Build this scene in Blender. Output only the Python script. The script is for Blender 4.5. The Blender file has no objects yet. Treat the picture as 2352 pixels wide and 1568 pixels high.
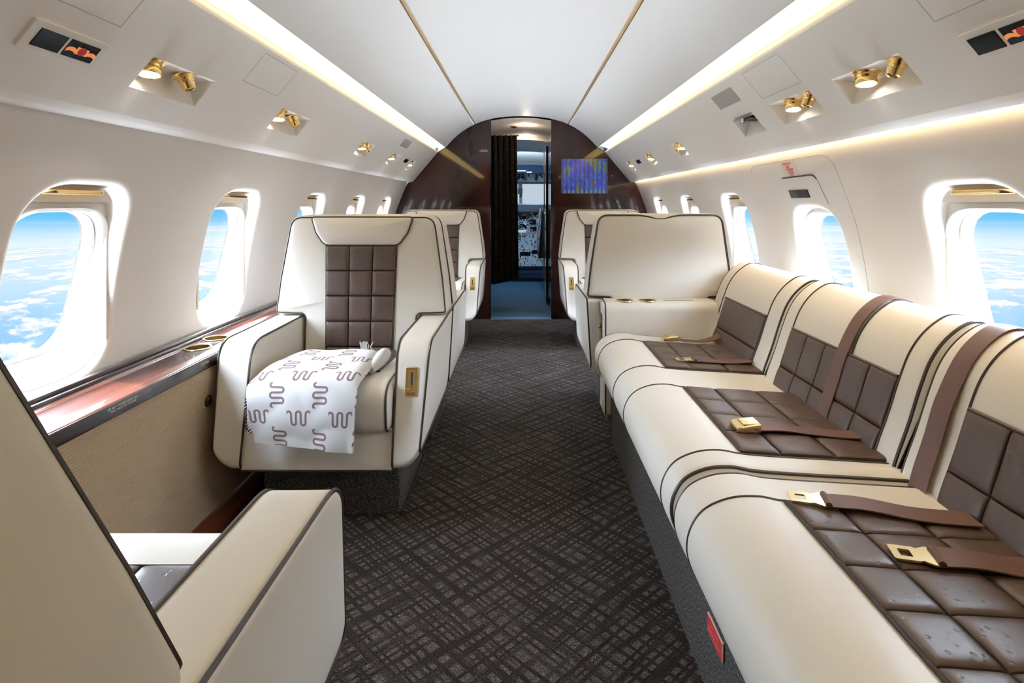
import bpy, math, random
from mathutils import Vector, Matrix, noise
random.seed(7)
S = bpy.context.scene
COL = S.collection
PI = math.pi

# ------------------------------------------------------------------ camera
cd = bpy.data.cameras.new('camera'); cam = bpy.data.objects.new('camera', cd); COL.objects.link(cam)
cd.sensor_width = 36.0; cd.lens = 1290 / 2352 * 36.0
cd.shift_x = (1176 - 1198) / 2352; cd.shift_y = -(784 - 469) / 2352
cd.clip_start = 0.02; cd.clip_end = 500
cam.location = (0, 0, 1.05); cam.rotation_euler = (PI / 2, 0, 0)
S.camera = cam
S.view_settings.view_transform = 'Standard'; S.view_settings.look = 'None'
S.view_settings.gamma = 1.0; S.view_settings.use_curve_mapping = False
S.view_settings.exposure = 0.55
S.render.film_transparent = False
try:
    S.cycles.max_bounces = 14; S.cycles.diffuse_bounces = 9; S.cycles.glossy_bounces = 5
    S.cycles.transparent_max_bounces = 12; S.cycles.sample_clamp_indirect = 6
    S.cycles.use_denoising = True
except Exception: pass

# ------------------------------------------------------------------ node helpers
class NT:
    def __init__(s, tree): s.t = tree; tree.nodes.clear()
    def n(s, typ, **kw):
        nd = s.t.nodes.new(typ)
        for k, v in kw.items(): setattr(nd, k, v)
        return nd
    def put(s, sock, v):
        if isinstance(v, bpy.types.NodeSocket): s.t.links.new(v, sock)
        elif v is not None:
            if isinstance(v, (tuple, list)) and len(v) == 3 and sock.type == 'RGBA': v = (*v, 1)
            sock.default_value = v
    def m(s, op, a, b=None, c=None, clamp=False):
        nd = s.n('ShaderNodeMath', operation=op, use_clamp=clamp)
        s.put(nd.inputs[0], a); s.put(nd.inputs[1], b); s.put(nd.inputs[2], c)
        return nd.outputs[0]
    def mix(s, f, a, b):
        nd = s.n('ShaderNodeMix', data_type='RGBA')
        s.put(nd.inputs['Factor'], f); s.put(nd.inputs[6], a); s.put(nd.inputs[7], b)
        return nd.outputs[2]
    def sst(s, v, a, b, lo=0.0, hi=1.0):
        nd = s.n('ShaderNodeMapRange', interpolation_type='SMOOTHSTEP')
        s.put(nd.inputs[0], v); s.put(nd.inputs[1], a); s.put(nd.inputs[2], b); s.put(nd.inputs[3], lo); s.put(nd.inputs[4], hi)
        return nd.outputs[0]
    def noise(s, vec, scale, detail=3, rough=0.5, dim='3D'):
        nd = s.n('ShaderNodeTexNoise', noise_dimensions=dim)
        s.put(nd.inputs['Vector'], vec); s.put(nd.inputs['Scale'], scale); s.put(nd.inputs['Detail'], detail); s.put(nd.inputs['Roughness'], rough)
        return nd.outputs[0]
    def xyz(s, x, y, z):
        nd = s.n('ShaderNodeCombineXYZ'); s.put(nd.inputs[0], x); s.put(nd.inputs[1], y); s.put(nd.inputs[2], z)
        return nd.outputs[0]
    def sep(s, v):
        nd = s.n('ShaderNodeSeparateXYZ'); s.put(nd.inputs[0], v); return nd.outputs

def mat(name, col, rough=0.5, metal=0.0, coat=0.0, bump=None, spec=0.5, emit=None, es=0.0, fn=None):
    m = bpy.data.materials.new(name); m.use_nodes = True; T = NT(m.node_tree)
    out = T.n('ShaderNodeOutputMaterial'); b = T.n('ShaderNodeBsdfPrincipled')
    T.put(b.inputs['Base Color'], (*col, 1)); b.inputs['Roughness'].default_value = rough
    b.inputs['Metallic'].default_value = metal; b.inputs['Coat Weight'].default_value = coat
    b.inputs['Coat Roughness'].default_value = 0.04; b.inputs['Specular IOR Level'].default_value = spec
    if emit: T.put(b.inputs['Emission Color'], (*emit, 1)); b.inputs['Emission Strength'].default_value = es
    tc = T.n('ShaderNodeTexCoord')
    if bump:
        sc, st, dist = bump
        nz = T.noise(tc.outputs['Object'], sc, 4, 0.6)
        bp = T.n('ShaderNodeBump'); bp.inputs['Strength'].default_value = st; bp.inputs['Distance'].default_value = dist
        T.put(bp.inputs['Height'], nz); T.put(b.inputs['Normal'], bp.outputs[0])
    if fn: fn(T, b, tc)
    T.put(out.inputs[0], b.outputs[0])
    return m

# ------------------------------------------------------------------ world: blue air over a cloud deck, with added brightness out of view above and below
W = bpy.data.worlds.new('sky'); S.world = W; W.use_nodes = True
T = NT(W.node_tree)
SKY_TOP = 37.0; LOW_FILL = 29.0   # unseen sky overhead and band far below, brightened to light cabin and ceiling
tc = T.n('ShaderNodeTexCoord'); x, y, z = T.sep(tc.outputs['Generated'])
el = T.m('MULTIPLY', T.m('ARCSINE', z), 57.2958)
az = T.m('ARCTAN2', T.m('ABSOLUTE', x), y)
low = T.m('MAXIMUM', T.m('SUBTRACT', -3.3, el), 0.02)           # degrees below the horizon
lv = T.m('LOGARITHM', T.m('ADD', low, 0.8), 2.718)
v1 = T.xyz(T.m('MULTIPLY', az, 9.0), T.m('MULTIPLY', lv, 2.4), T.m('MULTIPLY', T.m('SIGN', x), 3.0))
n1 = T.noise(v1, 2.1, 7, 0.58)
dens = T.m('ADD', n1, T.sst(low, 0.0, 6.0, 0.05, -0.015))
cl = T.sst(dens, 0.485, 0.555)
v2 = T.xyz(T.m('MULTIPLY', az, 9.0), T.m('SUBTRACT', T.m('MULTIPLY', lv, 2.4), 0.10), T.m('MULTIPLY', T.m('SIGN', x), 3.0))
n2 = T.noise(v2, 2.1, 7, 0.58)
shade = T.sst(T.m('SUBTRACT', n1, n2), -0.07, 0.05, 0.0, 1.0)
ccol = T.mix(shade, (0.60, 0.76, 0.92), (0.97, 0.97, 1.0))
sea = T.mix(T.sst(low, 0.0, 7.0), (0.70, 0.86, 0.97), (0.34, 0.63, 0.92))
lowc = T.mix(cl, sea, ccol)
airc = T.mix(T.sst(el, -3.3, -0.6), (0.76, 0.89, 0.97), (0.13, 0.54, 0.90))
streak = T.noise(T.xyz(T.m('MULTIPLY', az, 1.5), T.m('MULTIPLY', el, 1.2), 1.0), 2.0, 4, 0.5)
airc = T.mix(T.m('MULTIPLY', T.sst(streak, 0.5, 0.7), T.sst(el, -0.5, -3.0)), airc, (0.85, 0.92, 0.98))
vis = T.mix(T.sst(el, -3.25, -3.4), airc, lowc)
bg1 = T.n('ShaderNodeBackground'); T.put(bg1.inputs[0], vis); bg1.inputs[1].default_value = 0.75
fwd = T.m('MULTIPLY', T.sst(az, 0.20, 0.08), T.sst(el, -1.0, 0.2))
vis = T.mix(fwd, vis, (4.2, 4.2, 4.2))
T.put(bg1.inputs[0], vis)
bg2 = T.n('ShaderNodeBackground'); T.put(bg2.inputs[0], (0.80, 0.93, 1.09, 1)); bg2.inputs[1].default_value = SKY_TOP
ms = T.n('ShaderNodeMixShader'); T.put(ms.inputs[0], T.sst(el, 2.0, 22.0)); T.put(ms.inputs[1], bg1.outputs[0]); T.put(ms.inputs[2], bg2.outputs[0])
bg3 = T.n('ShaderNodeBackground'); T.put(bg3.inputs[0], (0.90, 0.98, 1.07, 1)); bg3.inputs[1].default_value = LOW_FILL
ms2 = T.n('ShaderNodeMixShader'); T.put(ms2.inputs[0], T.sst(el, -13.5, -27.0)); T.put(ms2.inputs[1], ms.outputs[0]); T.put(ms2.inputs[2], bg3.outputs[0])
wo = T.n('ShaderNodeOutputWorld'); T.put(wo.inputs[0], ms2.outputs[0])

# ------------------------------------------------------------------ sun (from the left, high)
sd = bpy.data.lights.new('sun', 'SUN'); sun = bpy.data.objects.new('sun', sd); COL.objects.link(sun)
sd.energy = 16.0; sd.angle = math.radians(2.0); sd.color = (1.0, 0.96, 0.90)
sun.location = (-6, 3, 10)
sun.rotation_euler = Vector((0.17, -0.06, -0.29)).to_track_quat('-Z', 'Y').to_euler()

def area(name, loc, d, sx, sy, power, col, spread=PI):
    l = bpy.data.lights.new(name, 'AREA'); o = bpy.data.objects.new(name, l); COL.objects.link(o)
    l.shape = 'RECTANGLE'; l.size = sx; l.size_y = sy; l.energy = power; l.color = col; l.spread = spread
    o.location = loc
    z = -Vector(d).normalized(); y = Vector((0, 1, 0)); xx = y.cross(z).normalized(); yy = z.cross(xx)
    o.rotation_euler = Matrix((xx, yy, z)).transposed().to_euler()
    return o
YA, YB = -.75, 5.14          # aft and forward end of the cabin
WARM = (1.0, 0.80, 0.52)
# the right-hand sidewall wash lamp
area('wash_lamp', (1.032, (YA + YB) / 2, 1.288), (.30, 0, -1), .012, YB - YA - .1, 6, (1.0, 0.66, 0.34))

# ------------------------------------------------------------------ mesh helpers
class MB:
    def __init__(s): s.v = []; s.f = []; s.seg = []
    def add(s, v, f):
        o = len(s.v); s.seg.append((o, len(s.f))); s.v += [tuple(p) for p in v]; s.f += [tuple(i + o for i in q) for q in f]; return s
    def box(s, x0, x1, y0, y1, z0, z1):
        v = [(x, y, z) for x in (x0, x1) for y in (y0, y1) for z in (z0, z1)]
        return s.add(v, [(0, 1, 3, 2), (4, 6, 7, 5), (0, 4, 5, 1), (2, 3, 7, 6), (0, 2, 6, 4), (1, 5, 7, 3)])
    def tube(s, path, r, n=8, closed=False):
        P = [Vector(p) for p in path]
        Q = [P[0]]
        for p in P[1:]:
            if (p - Q[-1]).length > 1e-6: Q.append(p)
        if closed and (Q[0] - Q[-1]).length < 1e-6: Q.pop()
        P = Q; m = len(P)
        if m < 2: return s
        tan = []
        for i in range(m):
            a = P[i - 1] if (i or closed) else P[i]; b = P[(i + 1) % m] if (i < m - 1 or closed) else P[i]
            t = b - a
            tan.append(t.normalized() if t.length > 1e-9 else Vector((0, 0, 1)))
        up = Vector((0, 0, 1)) if abs(tan[0].z) < .9 else Vector((1, 0, 0))
        nrm = (up - tan[0] * up.dot(tan[0])).normalized(); v = []
        for i in range(m):
            nrm = nrm - tan[i] * nrm.dot(tan[i])
            nrm = nrm.normalized() if nrm.length > 1e-6 else tan[i].orthogonal().normalized()
            bn = tan[i].cross(nrm)
            rr = r[i] if isinstance(r, list) else r
            v += [P[i] + (nrm * math.cos(2 * PI * k / n) + bn * math.sin(2 * PI * k / n)) * rr for k in range(n)]
        f = []
        for i in range(m if closed else m - 1):
            j = (i + 1) % m
            for k in range(n): f.append((i * n + k, i * n + (k + 1) % n, j * n + (k + 1) % n, j * n + k))
        if not closed: f += [tuple(range(n))[::-1], tuple((m - 1) * n + k for k in range(n))]
        return s.add(v, f)
    def loft(s, rings, closed=True, cap0=False, cap1=False):
        n = len(rings[0]); v = [p for r in rings for p in r]; f = []
        for i in range(len(rings) - 1):
            for k in range(n if closed else n - 1):
                f.append((i * n + k, i * n + (k + 1) % n, (i + 1) * n + (k + 1) % n, (i + 1) * n + k))
        if cap0: f.append(tuple(range(n))[::-1])
        if cap1: f.append(tuple((len(rings) - 1) * n + k for k in range(n)))
        return s.add(v, f)
    def lathe(s, prof, org=(0, 0, 0), axis=(0, 0, 1), n=24):
        a = Vector(axis).normalized(); u = a.orthogonal().normalized(); w = a.cross(u); o = Vector(org)
        rings = [[o + a * h + (u * math.cos(2 * PI * k / n) + w * math.sin(2 * PI * k / n)) * max(r, 1e-5) for k in range(n)] for r, h in prof]
        return s.loft(rings)
    def grid(s, fn, nu, nv):
        v = [fn(i / nu, j / nv) for j in range(nv + 1) for i in range(nu + 1)]
        f = [(j * (nu + 1) + i, j * (nu + 1) + i + 1, (j + 1) * (nu + 1) + i + 1, (j + 1) * (nu + 1) + i) for j in range(nv) for i in range(nu)]
        return s.add(v, f)
    def slab(s, outl, a0, a1, r, fn, b0=0.0, b1=0.0, seg=4, grid0=5):
        """outline (u,v) extruded along a from a0 to a1, edges rounded by r, faces bulged by b0, b1"""
        def ring(d, a): return [fn(p[0], p[1], a) for p in inset(outl, d)]
        rings = []
        cx = sum(p[0] for p in outl) / len(outl); cy = sum(p[1] for p in outl) / len(outl)
        sg = 1 if a1 > a0 else -1
        base = inset(outl, r)
        def capr(f, a, b): return [fn(cx + (p[0] - cx) * f, cy + (p[1] - cy) * f, a + b * (1 - f ** 2.5)) for p in base]
        fs = [0.02, .2, .4, .6, .75, .88, .96]
        rings += [capr(f, a0, -sg * b0) for f in fs]
        for i in range(seg + 1):
            t = i / seg * PI / 2; rings.append(ring(r * (1 - math.sin(t)), a0 + sg * r * (1 - math.cos(t))))
        for i in range(seg + 1):
            t = i / seg * PI / 2; rings.append(ring(r * (1 - math.cos(t)), a1 - sg * r * (1 - math.sin(t))))
        rings += [capr(f, a1, sg * b1) for f in fs[::-1]]
        return s.loft(rings, True, True, True)

def inset(outl, d):
    if abs(d) < 1e-9: return list(outl)
    n = len(outl); A = sum(outl[i][0] * outl[(i + 1) % n][1] - outl[(i + 1) % n][0] * outl[i][1] for i in range(n))
    sg = 1 if A > 0 else -1; out = []
    for i in range(n):
        ax, ay = outl[i - 1]; bx, by = outl[(i + 1) % n]
        tx, ty = bx - ax, by - ay; L = math.hypot(tx, ty) or 1
        out.append((outl[i][0] - sg * ty / L * d, outl[i][1] + sg * tx / L * d))
    return out

def rpoly(pts, seg=6, dens=0.03):
    """polygon of (x, y, radius) -> dense outline with rounded corners"""
    n = len(pts); out = []
    for i in range(n):
        p = Vector(pts[i][:2]); a = Vector(pts[i - 1][:2]); b = Vector(pts[(i + 1) % n][:2]); r = pts[i][2]
        da = (a - p); db = (b - p); la, lb = da.length, db.length; da.normalize(); db.normalize()
        ang = da.angle(db); t = min(r / max(math.tan(ang / 2), 1e-4), la * .49, lb * .49)
        if t < 1e-5: out.append((p.x, p.y)); continue
        p0 = p + da * t; p1 = p + db * t
        for k in range(seg + 1):
            u = k / seg; q = p0 * (1 - u) ** 2 + p * 2 * u * (1 - u) + p1 * u * u
            out.append((q.x, q.y))
    res = []
    for i in range(len(out)):
        a = Vector(out[i]); b = Vector(out[(i + 1) % len(out)]); L = (b - a).length; k = max(1, int(L / dens))
        for j in range(k):
            q = a.lerp(b, j / k); res.append((q.x, q.y))
    return res

def cr(pts, seg=6):
    """open Catmull-Rom through points"""
    P = [Vector(p) for p in pts]; P = [P[0] * 2 - P[1]] + P + [P[-1] * 2 - P[-2]]; out = []
    for i in range(1, len(P) - 2):
        a, b, c, d = P[i - 1:i + 3]
        for k in range(seg):
            t = k / seg
            out.append(0.5 * ((2 * b) + (c - a) * t + (2 * a - 5 * b + 4 * c - d) * t * t + (3 * b - a - 3 * c + d) * t ** 3))
    out.append(P[-2]); return out

ONE_EACH = {'piping', 'shade_track', 'socket', 'radio_display', 'belt_strip', 'base_edging', 'back_rail', 'mounting', 'edge_strip'}
def make(name, mb, m, parent=None, ang=35, flat=False):
    if name in ONE_EACH and len(mb.seg) > 1:
        sg = mb.seg + [(len(mb.v), len(mb.f))]; first = None
        for i in range(len(sg) - 1):
            q = MB(); q.v = mb.v[sg[i][0]:sg[i + 1][0]]; q.f = [tuple(k - sg[i][0] for k in f) for f in mb.f[sg[i][1]:sg[i + 1][1]]]
            o = make(name, q, m, parent, ang, flat); first = first or o
        return first
    me = bpy.data.meshes.new(name); me.from_pydata([tuple(p) for p in mb.v], [], mb.f); me.validate()
    import bmesh
    bm = bmesh.new(); bm.from_mesh(me); bmesh.ops.recalc_face_normals(bm, faces=bm.faces); bm.to_mesh(me); bm.free()
    if not flat:
        for p in me.polygons: p.use_smooth = True
        me.set_sharp_from_angle(angle=math.radians(ang))
    for q in (m if isinstance(m, list) else [m]): me.materials.append(q)
    if hasattr(mb, 'mi') and len(mb.mi) == len(me.polygons):
        me.materials.append(m_stitch)
        for p, k_ in zip(me.polygons, mb.mi): p.material_index = k_
    o = bpy.data.objects.new(name, me); COL.objects.link(o)
    if parent: o.parent = parent
    return o
def tag(o, label=None, cat=None, group=None, kind=None):
    if label: o['label'] = label
    if cat: o['category'] = cat
    if group: o['group'] = group
    if kind: o['kind'] = kind
    return o
def struct(name, mb, m, **k): return tag(make(name, mb, m, **k), kind='structure')
def empty(name, loc=(0, 0, 0), rz=0.0, parent=None):
    o = bpy.data.objects.new(name, None); COL.objects.link(o); o.location = loc; o.rotation_euler = (0, 0, rz)
    o.empty_display_size = .05
    if parent: o.parent = parent
    return o
def copy_tree(o, parent=None):
    c = o.copy(); COL.objects.link(c); c.parent = parent
    for ch in [q for q in o.children]: copy_tree(ch, c)
    return c
def text_mesh(name, body, size, M, m, parent=None, thick=.0006, align='CENTER', space=1.0):
    cu = bpy.data.curves.new(name, 'FONT'); cu.body = body; cu.size = size; cu.align_x = align; cu.align_y = 'CENTER'
    cu.extrude = thick; cu.space_line = space
    t = bpy.data.objects.new(name, cu); COL.objects.link(t)
    dg = bpy.context.evaluated_depsgraph_get(); me = bpy.data.meshes.new_from_object(t.evaluated_get(dg))
    bpy.data.objects.remove(t); bpy.data.curves.remove(cu)
    me.transform(M); me.materials.clear(); me.materials.append(m)
    o = bpy.data.objects.new(name, me); COL.objects.link(o)
    if parent: o.parent = parent
    return o
def frame(o, xa, ya):
    xa = Vector(xa).normalized(); ya = Vector(ya); ya = (ya - xa * ya.dot(xa)).normalized(); za = xa.cross(ya)
    M = Matrix((xa, ya, za)).transposed().to_4x4(); M.translation = Vector(o); return M

# ------------------------------------------------------------------ materials
m_wall = mat('wall_cream', (.87, .87, .875), .55, bump=(900, .05, .001))
m_ceil = mat('ceiling_white', (.75, .735, .72), .5, bump=(700, .04, .001))
m_psu = mat('panel_white', (.92, .92, .92), .45)
m_white = mat('window_white', (.90, .89, .87), .4)
m_grey = mat('seal_grey', (.55, .55, .54), .5)
m_shade = mat('shade_cream', (.74, .69, .62), .6)
m_gold = mat('gold', (.93, .66, .28), .2, 1.0)
m_gold_pale = mat('gold_pale', (.86, .72, .42), .22, 1.0)
m_well = mat('brass_well', (.42, .31, .16), .3, 1.0)
m_goldstrip = mat('gold_strip', (.74, .52, .26), .35, .6)
m_chrome = mat('chrome', (.7, .7, .7), .15, 1.0)
m_black = mat('black', (.012, .012, .014), .35)
m_gloss_black = mat('gloss_black', (.008, .009, .012), .06, coat=.6)
m_screen = mat('dark_screen', (.006, .009, .012), .1, spec=.15)
m_speaker = mat('speaker_grey', (.42, .40, .39), .8, bump=(1500, .4, .001))
m_leather = mat('cream_leather', (.76, .73, .68), .42, bump=(420, .10, .0012))
m_pipe = mat('piping_brown', (.035, .022, .018), .4)
m_strap = mat('belt_brown', (.13, .065, .052), .55, bump=(500, .25, .001))
m_lens = mat('lamp_lens', (1, 1, 1), .3, emit=(1.0, .93, .78), es=6.0)
m_cove = mat('cove_diffuser', (.9, .85, .7), .6, emit=(1.0, .73, .25), es=2.6)
m_text = mat('print_white', (.8, .8, .8), .5)
m_red = mat('red_print', (.55, .02, .03), .5)
m_seam = mat('seam_shadow_gap', (.10, .09, .08), .7)
m_orange = mat('belt_icon_orange', (.85, .32, .10), .5, emit=(1, .33, .1), es=.25)

def f_brown(T, b, tc):
    co = tc.outputs['Object']
    vo = T.n('ShaderNodeTexVoronoi'); T.put(vo.inputs['Vector'], co); vo.inputs['Scale'].default_value = 62
    dot = T.sst(vo.outputs['Distance'], 0.10, 0.26)
    nz = T.noise(co, 260, 4, .6)
    h = T.m('ADD', T.m('MULTIPLY', dot, 1.0), T.m('MULTIPLY', nz, .35))
    bp = T.n('ShaderNodeBump'); bp.inputs['Strength'].default_value = .35; bp.inputs['Distance'].default_value = .0015
    T.put(bp.inputs['Height'], h); T.put(b.inputs['Normal'], bp.outputs[0])
    T.put(b.inputs['Base Color'], T.mix(T.noise(co, 9, 2), (.058, .033, .025), (.090, .054, .040)))
m_brown = mat('brown_leather', (.1, .06, .05), .40, fn=f_brown)

def f_carpet(T, b, tc):
    x, y, z = T.sep(tc.outputs['Object'])
    tot = None
    for (ang, fr, seed, w, lo) in ((43, 23, 0, .17, .75), (43, 52, 7, .20, .15), (-45, 25, 3, .17, .75), (-45, 57, 11, .20, .15)):
        c, q = math.cos(math.radians(ang)), math.sin(math.radians(ang))
        u = T.m('ADD', T.m('MULTIPLY', x, c), T.m('MULTIPLY', y, q)); v = T.m('SUBTRACT', T.m('MULTIPLY', y, c), T.m('MULTIPLY', x, q))
        wob = T.noise(T.xyz(T.m('MULTIPLY', u, 1.3), T.m('MULTIPLY', v, 8), seed), 1.0, 2, .5)
        ph = T.m('ADD', T.m('MULTIPLY', v, fr), T.m('MULTIPLY', wob, 2.6))
        d = T.m('ABSOLUTE', T.m('SUBTRACT', T.m('FRACT', ph), .5))
        k = T.sst(d, w + .08, w - .08)
        on = T.noise(T.xyz(T.m('MULTIPLY', u, 6), T.m('FLOOR', ph), seed + .5), 1.0, 1, .5)
        k = T.m('MULTIPLY', k, T.sst(on, .38, .56, lo, 1.0))
        tot = k if tot is None else T.m('MAXIMUM', tot, k)
    sp = T.noise(tc.outputs['Object'], 330, 3, .85); sp2 = T.noise(tc.outputs['Object'], 150, 2, .6)
    base = T.mix(T.sst(sp, .42, .62), (.030, .026, .025), (.225, .20, .19))
    base = T.mix(T.m('MULTIPLY', T.sst(sp2, .58, .68), .35), base, (.48, .44, .42))
    line = T.mix(T.sst(sp, .40, .68), (.008, .006, .006), (.060, .048, .045))
    T.put(b.inputs['Base Color'], T.mix(T.m('MULTIPLY', tot, .9), base, line))
    bp = T.n('ShaderNodeBump'); bp.inputs['Strength'].default_value = .8; bp.inputs['Distance'].default_value = .003
    T.put(bp.inputs['Height'], T.m('SUBTRACT', sp, T.m('MULTIPLY', tot, .8))); T.put(b.inputs['Normal'], bp.outputs[0])
m_carpet = mat('carpet_crosshatch', (.07, .06, .06), .95, spec=.1, fn=f_carpet)
def f_basec(T, b, tc):
    x, y, z = T.sep(tc.outputs['Object'])
    sp = T.noise(T.xyz(x, y, T.m('MULTIPLY', z, .4)), 380, 3, .8)
    T.put(b.inputs['Base Color'], T.mix(T.sst(sp, .42, .66), (.022, .021, .021), (.20, .19, .185)))
    bp = T.n('ShaderNodeBump'); bp.inputs['Strength'].default_value = .7; bp.inputs['Distance'].default_value = .003
    T.put(bp.inputs['Height'], sp); T.put(b.inputs['Normal'], bp.outputs[0])
m_basec = mat('carpet_charcoal', (.05, .05, .05), .95, spec=.1, fn=f_basec)
def f_blue(T, b, tc):
    sp = T.noise(tc.outputs['Object'], 90, 3, .7)
    T.put(b.inputs['Base Color'], T.mix(sp, (.03, .09, .17), (.10, .24, .38)))
m_bluefloor = mat('blue_floor', (.06, .15, .26), .45, fn=f_blue)
def wood(a, c, sc=(3, 1.2, 22)):
    def f(T, b, tc):
        x, y, z = T.sep(tc.outputs['Object'])
        n = T.noise(T.xyz(T.m('MULTIPLY', x, sc[0]), T.m('MULTIPLY', y, sc[1]), T.m('MULTIPLY', z, sc[2])), 1.0, 5, .6)
        T.put(b.inputs['Base Color'], T.mix(T.sst(n, .35, .65), a, c))
    return f
m_bulk = mat('dark_lacquer', (.03, .012, .01), .3, coat=1.0, spec=.1, fn=wood((.011, .0035, .003), (.032, .0075, .006), (4, 4, 1.2)))
m_cherry = mat('cherry_lacquer', (.2, .06, .03), .35, coat=1.0, fn=wood((.065, .016, .009), (.12, .030, .016), (30, 2.5, 30)))
m_fascia = mat('fascia_lacquer', (.02, .01, .01), .3, coat=1.0, fn=wood((.014, .007, .008), (.030, .012, .012), (20, 2, 20)))
def f_weave(T, b, tc):
    x, y, z = T.sep(tc.outputs['Object'])
    nd = T.n('ShaderNodeTexBrick'); T.put(nd.inputs['Vector'], T.xyz(T.m('ADD', y, T.m('MULTIPLY', z, .12)), z, 0))
    nd.inputs['Scale'].default_value = 1.0; nd.inputs['Brick Width'].default_value = .034; nd.inputs['Row Height'].default_value = .0085
    nd.inputs['Mortar Size'].default_value = .0016; nd.inputs['Mortar Smooth'].default_value = .6
    T.put(nd.inputs['Color1'], (.42, .31, .20, 1)); T.put(nd.inputs['Color2'], (.45, .335, .215, 1)); T.put(nd.inputs['Mortar'], (.50, .385, .26, 1))
    T.put(b.inputs['Base Color'], nd.outputs['Color'])
    bp = T.n('ShaderNodeBump'); bp.inputs['Strength'].default_value = .5; bp.inputs['Distance'].default_value = .002
    T.put(bp.inputs['Height'], nd.outputs['Fac']); T.put(b.inputs['Normal'], bp.outputs[0])
m_weave = mat('beige_weave', (.43, .32, .21), .8, fn=f_weave)
def f_curt(T, b, tc):
    x, y, z = T.sep(tc.outputs['Object'])
    ck = T.n('ShaderNodeTexVoronoi', distance='CHEBYCHEV'); T.put(ck.inputs['Vector'], T.xyz(x, 0, z)); ck.inputs['Scale'].default_value = 26
    T.put(b.inputs['Base Color'], T.mix(T.sst(ck.outputs['Distance'], .2, .35), (.045, .028, .020), (.016, .010, .008)))
m_curtain = mat('curtain_dark', (.02, .012, .01), .8, fn=f_curt)
m_navy = mat('navy_panel', (.018, .035, .07), .8, spec=.15)
m_panelblue = mat('instrument_blue', (.24, .34, .47), .55)
m_panelgrey = mat('instrument_grey', (.27, .34, .41), .55)

def glass_mat(name):
    m = bpy.data.materials.new(name); m.use_nodes = True; T = NT(m.node_tree)
    out = T.n('ShaderNodeOutputMaterial'); tr = T.n('ShaderNodeBsdfTransparent'); gl = T.n('ShaderNodeBsdfGlossy'); gl.inputs['Roughness'].default_value = .02
    lw = T.n('ShaderNodeLayerWeight'); lw.inputs[0].default_value = .5
    f = T.m('ADD', .015, T.m('MULTIPLY', T.m('POWER', lw.outputs['Facing'], 5.0), .6))
    mx = T.n('ShaderNodeMixShader'); T.put(mx.inputs[0], f); T.put(mx.inputs[1], tr.outputs[0]); T.put(mx.inputs[2], gl.outputs[0])
    tr.inputs[0].default_value = (.97, .985, 1, 1)
    T.put(out.inputs[0], mx.outputs[0]); return m
m_glass = glass_mat('window_glass'); m_tint = glass_mat('windscreen_glass')
m_tint.node_tree.nodes['Transparent BSDF'].inputs[0].default_value = (.34, .37, .40, 1)

def f_map(T, b, tc):
    """a world chart under vertical night bands on a small screen"""
    x, y, z = T.sep(tc.outputs['Object'])          # x 0..0.42, z 0..0.31
    n = T.noise(T.xyz(T.m('MULTIPLY', x, 11), 0, T.m('MULTIPLY', z, 6)), 1.0, 5, .6)
    land = T.sst(T.m('ADD', n, T.sst(z, .08, .28, -.08, .06)), .52, .58)
    n2 = T.noise(T.xyz(x, 0, z), 70, 3, .7)
    lc = T.mix(n2, (.03, .12, .02), (.34, .30, .05))
    sea = T.mix(T.noise(T.xyz(x, 0, z), 14, 2), (.03, .05, .48), (.09, .07, .70))
    c = T.mix(land, sea, lc)
    coast = T.m('MULTIPLY', T.sst(n, .47, .51), T.sst(n, .56, .52))
    c = T.mix(T.m('MULTIPLY', coast, .5), c, (.03, .32, .55))
    band = T.m('MULTIPLY', T.sst(T.m('SINE', T.m('MULTIPLY', x, 157)), .1, .7), .45)
    c = T.mix(T.m('MULTIPLY', band, 1.5), c, (.05, .05, .05))
    ft = T.m('MULTIPLY', T.sst(z, .035, .02), T.sst(T.m('SINE', T.m('MULTIPLY', x, 157)), .1, -.4))
    c = T.mix(ft, c, (.16, .30, .17))
    T.put(b.inputs['Emission Color'], c); b.inputs['Emission Strength'].default_value = .42
    T.put(b.inputs['Base Color'], (.01, .01, .02, 1))
m_map = mat('screen_map', (.01, .01, .02), .15, emit=(0, 0, 1), es=1, fn=f_map)

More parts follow.
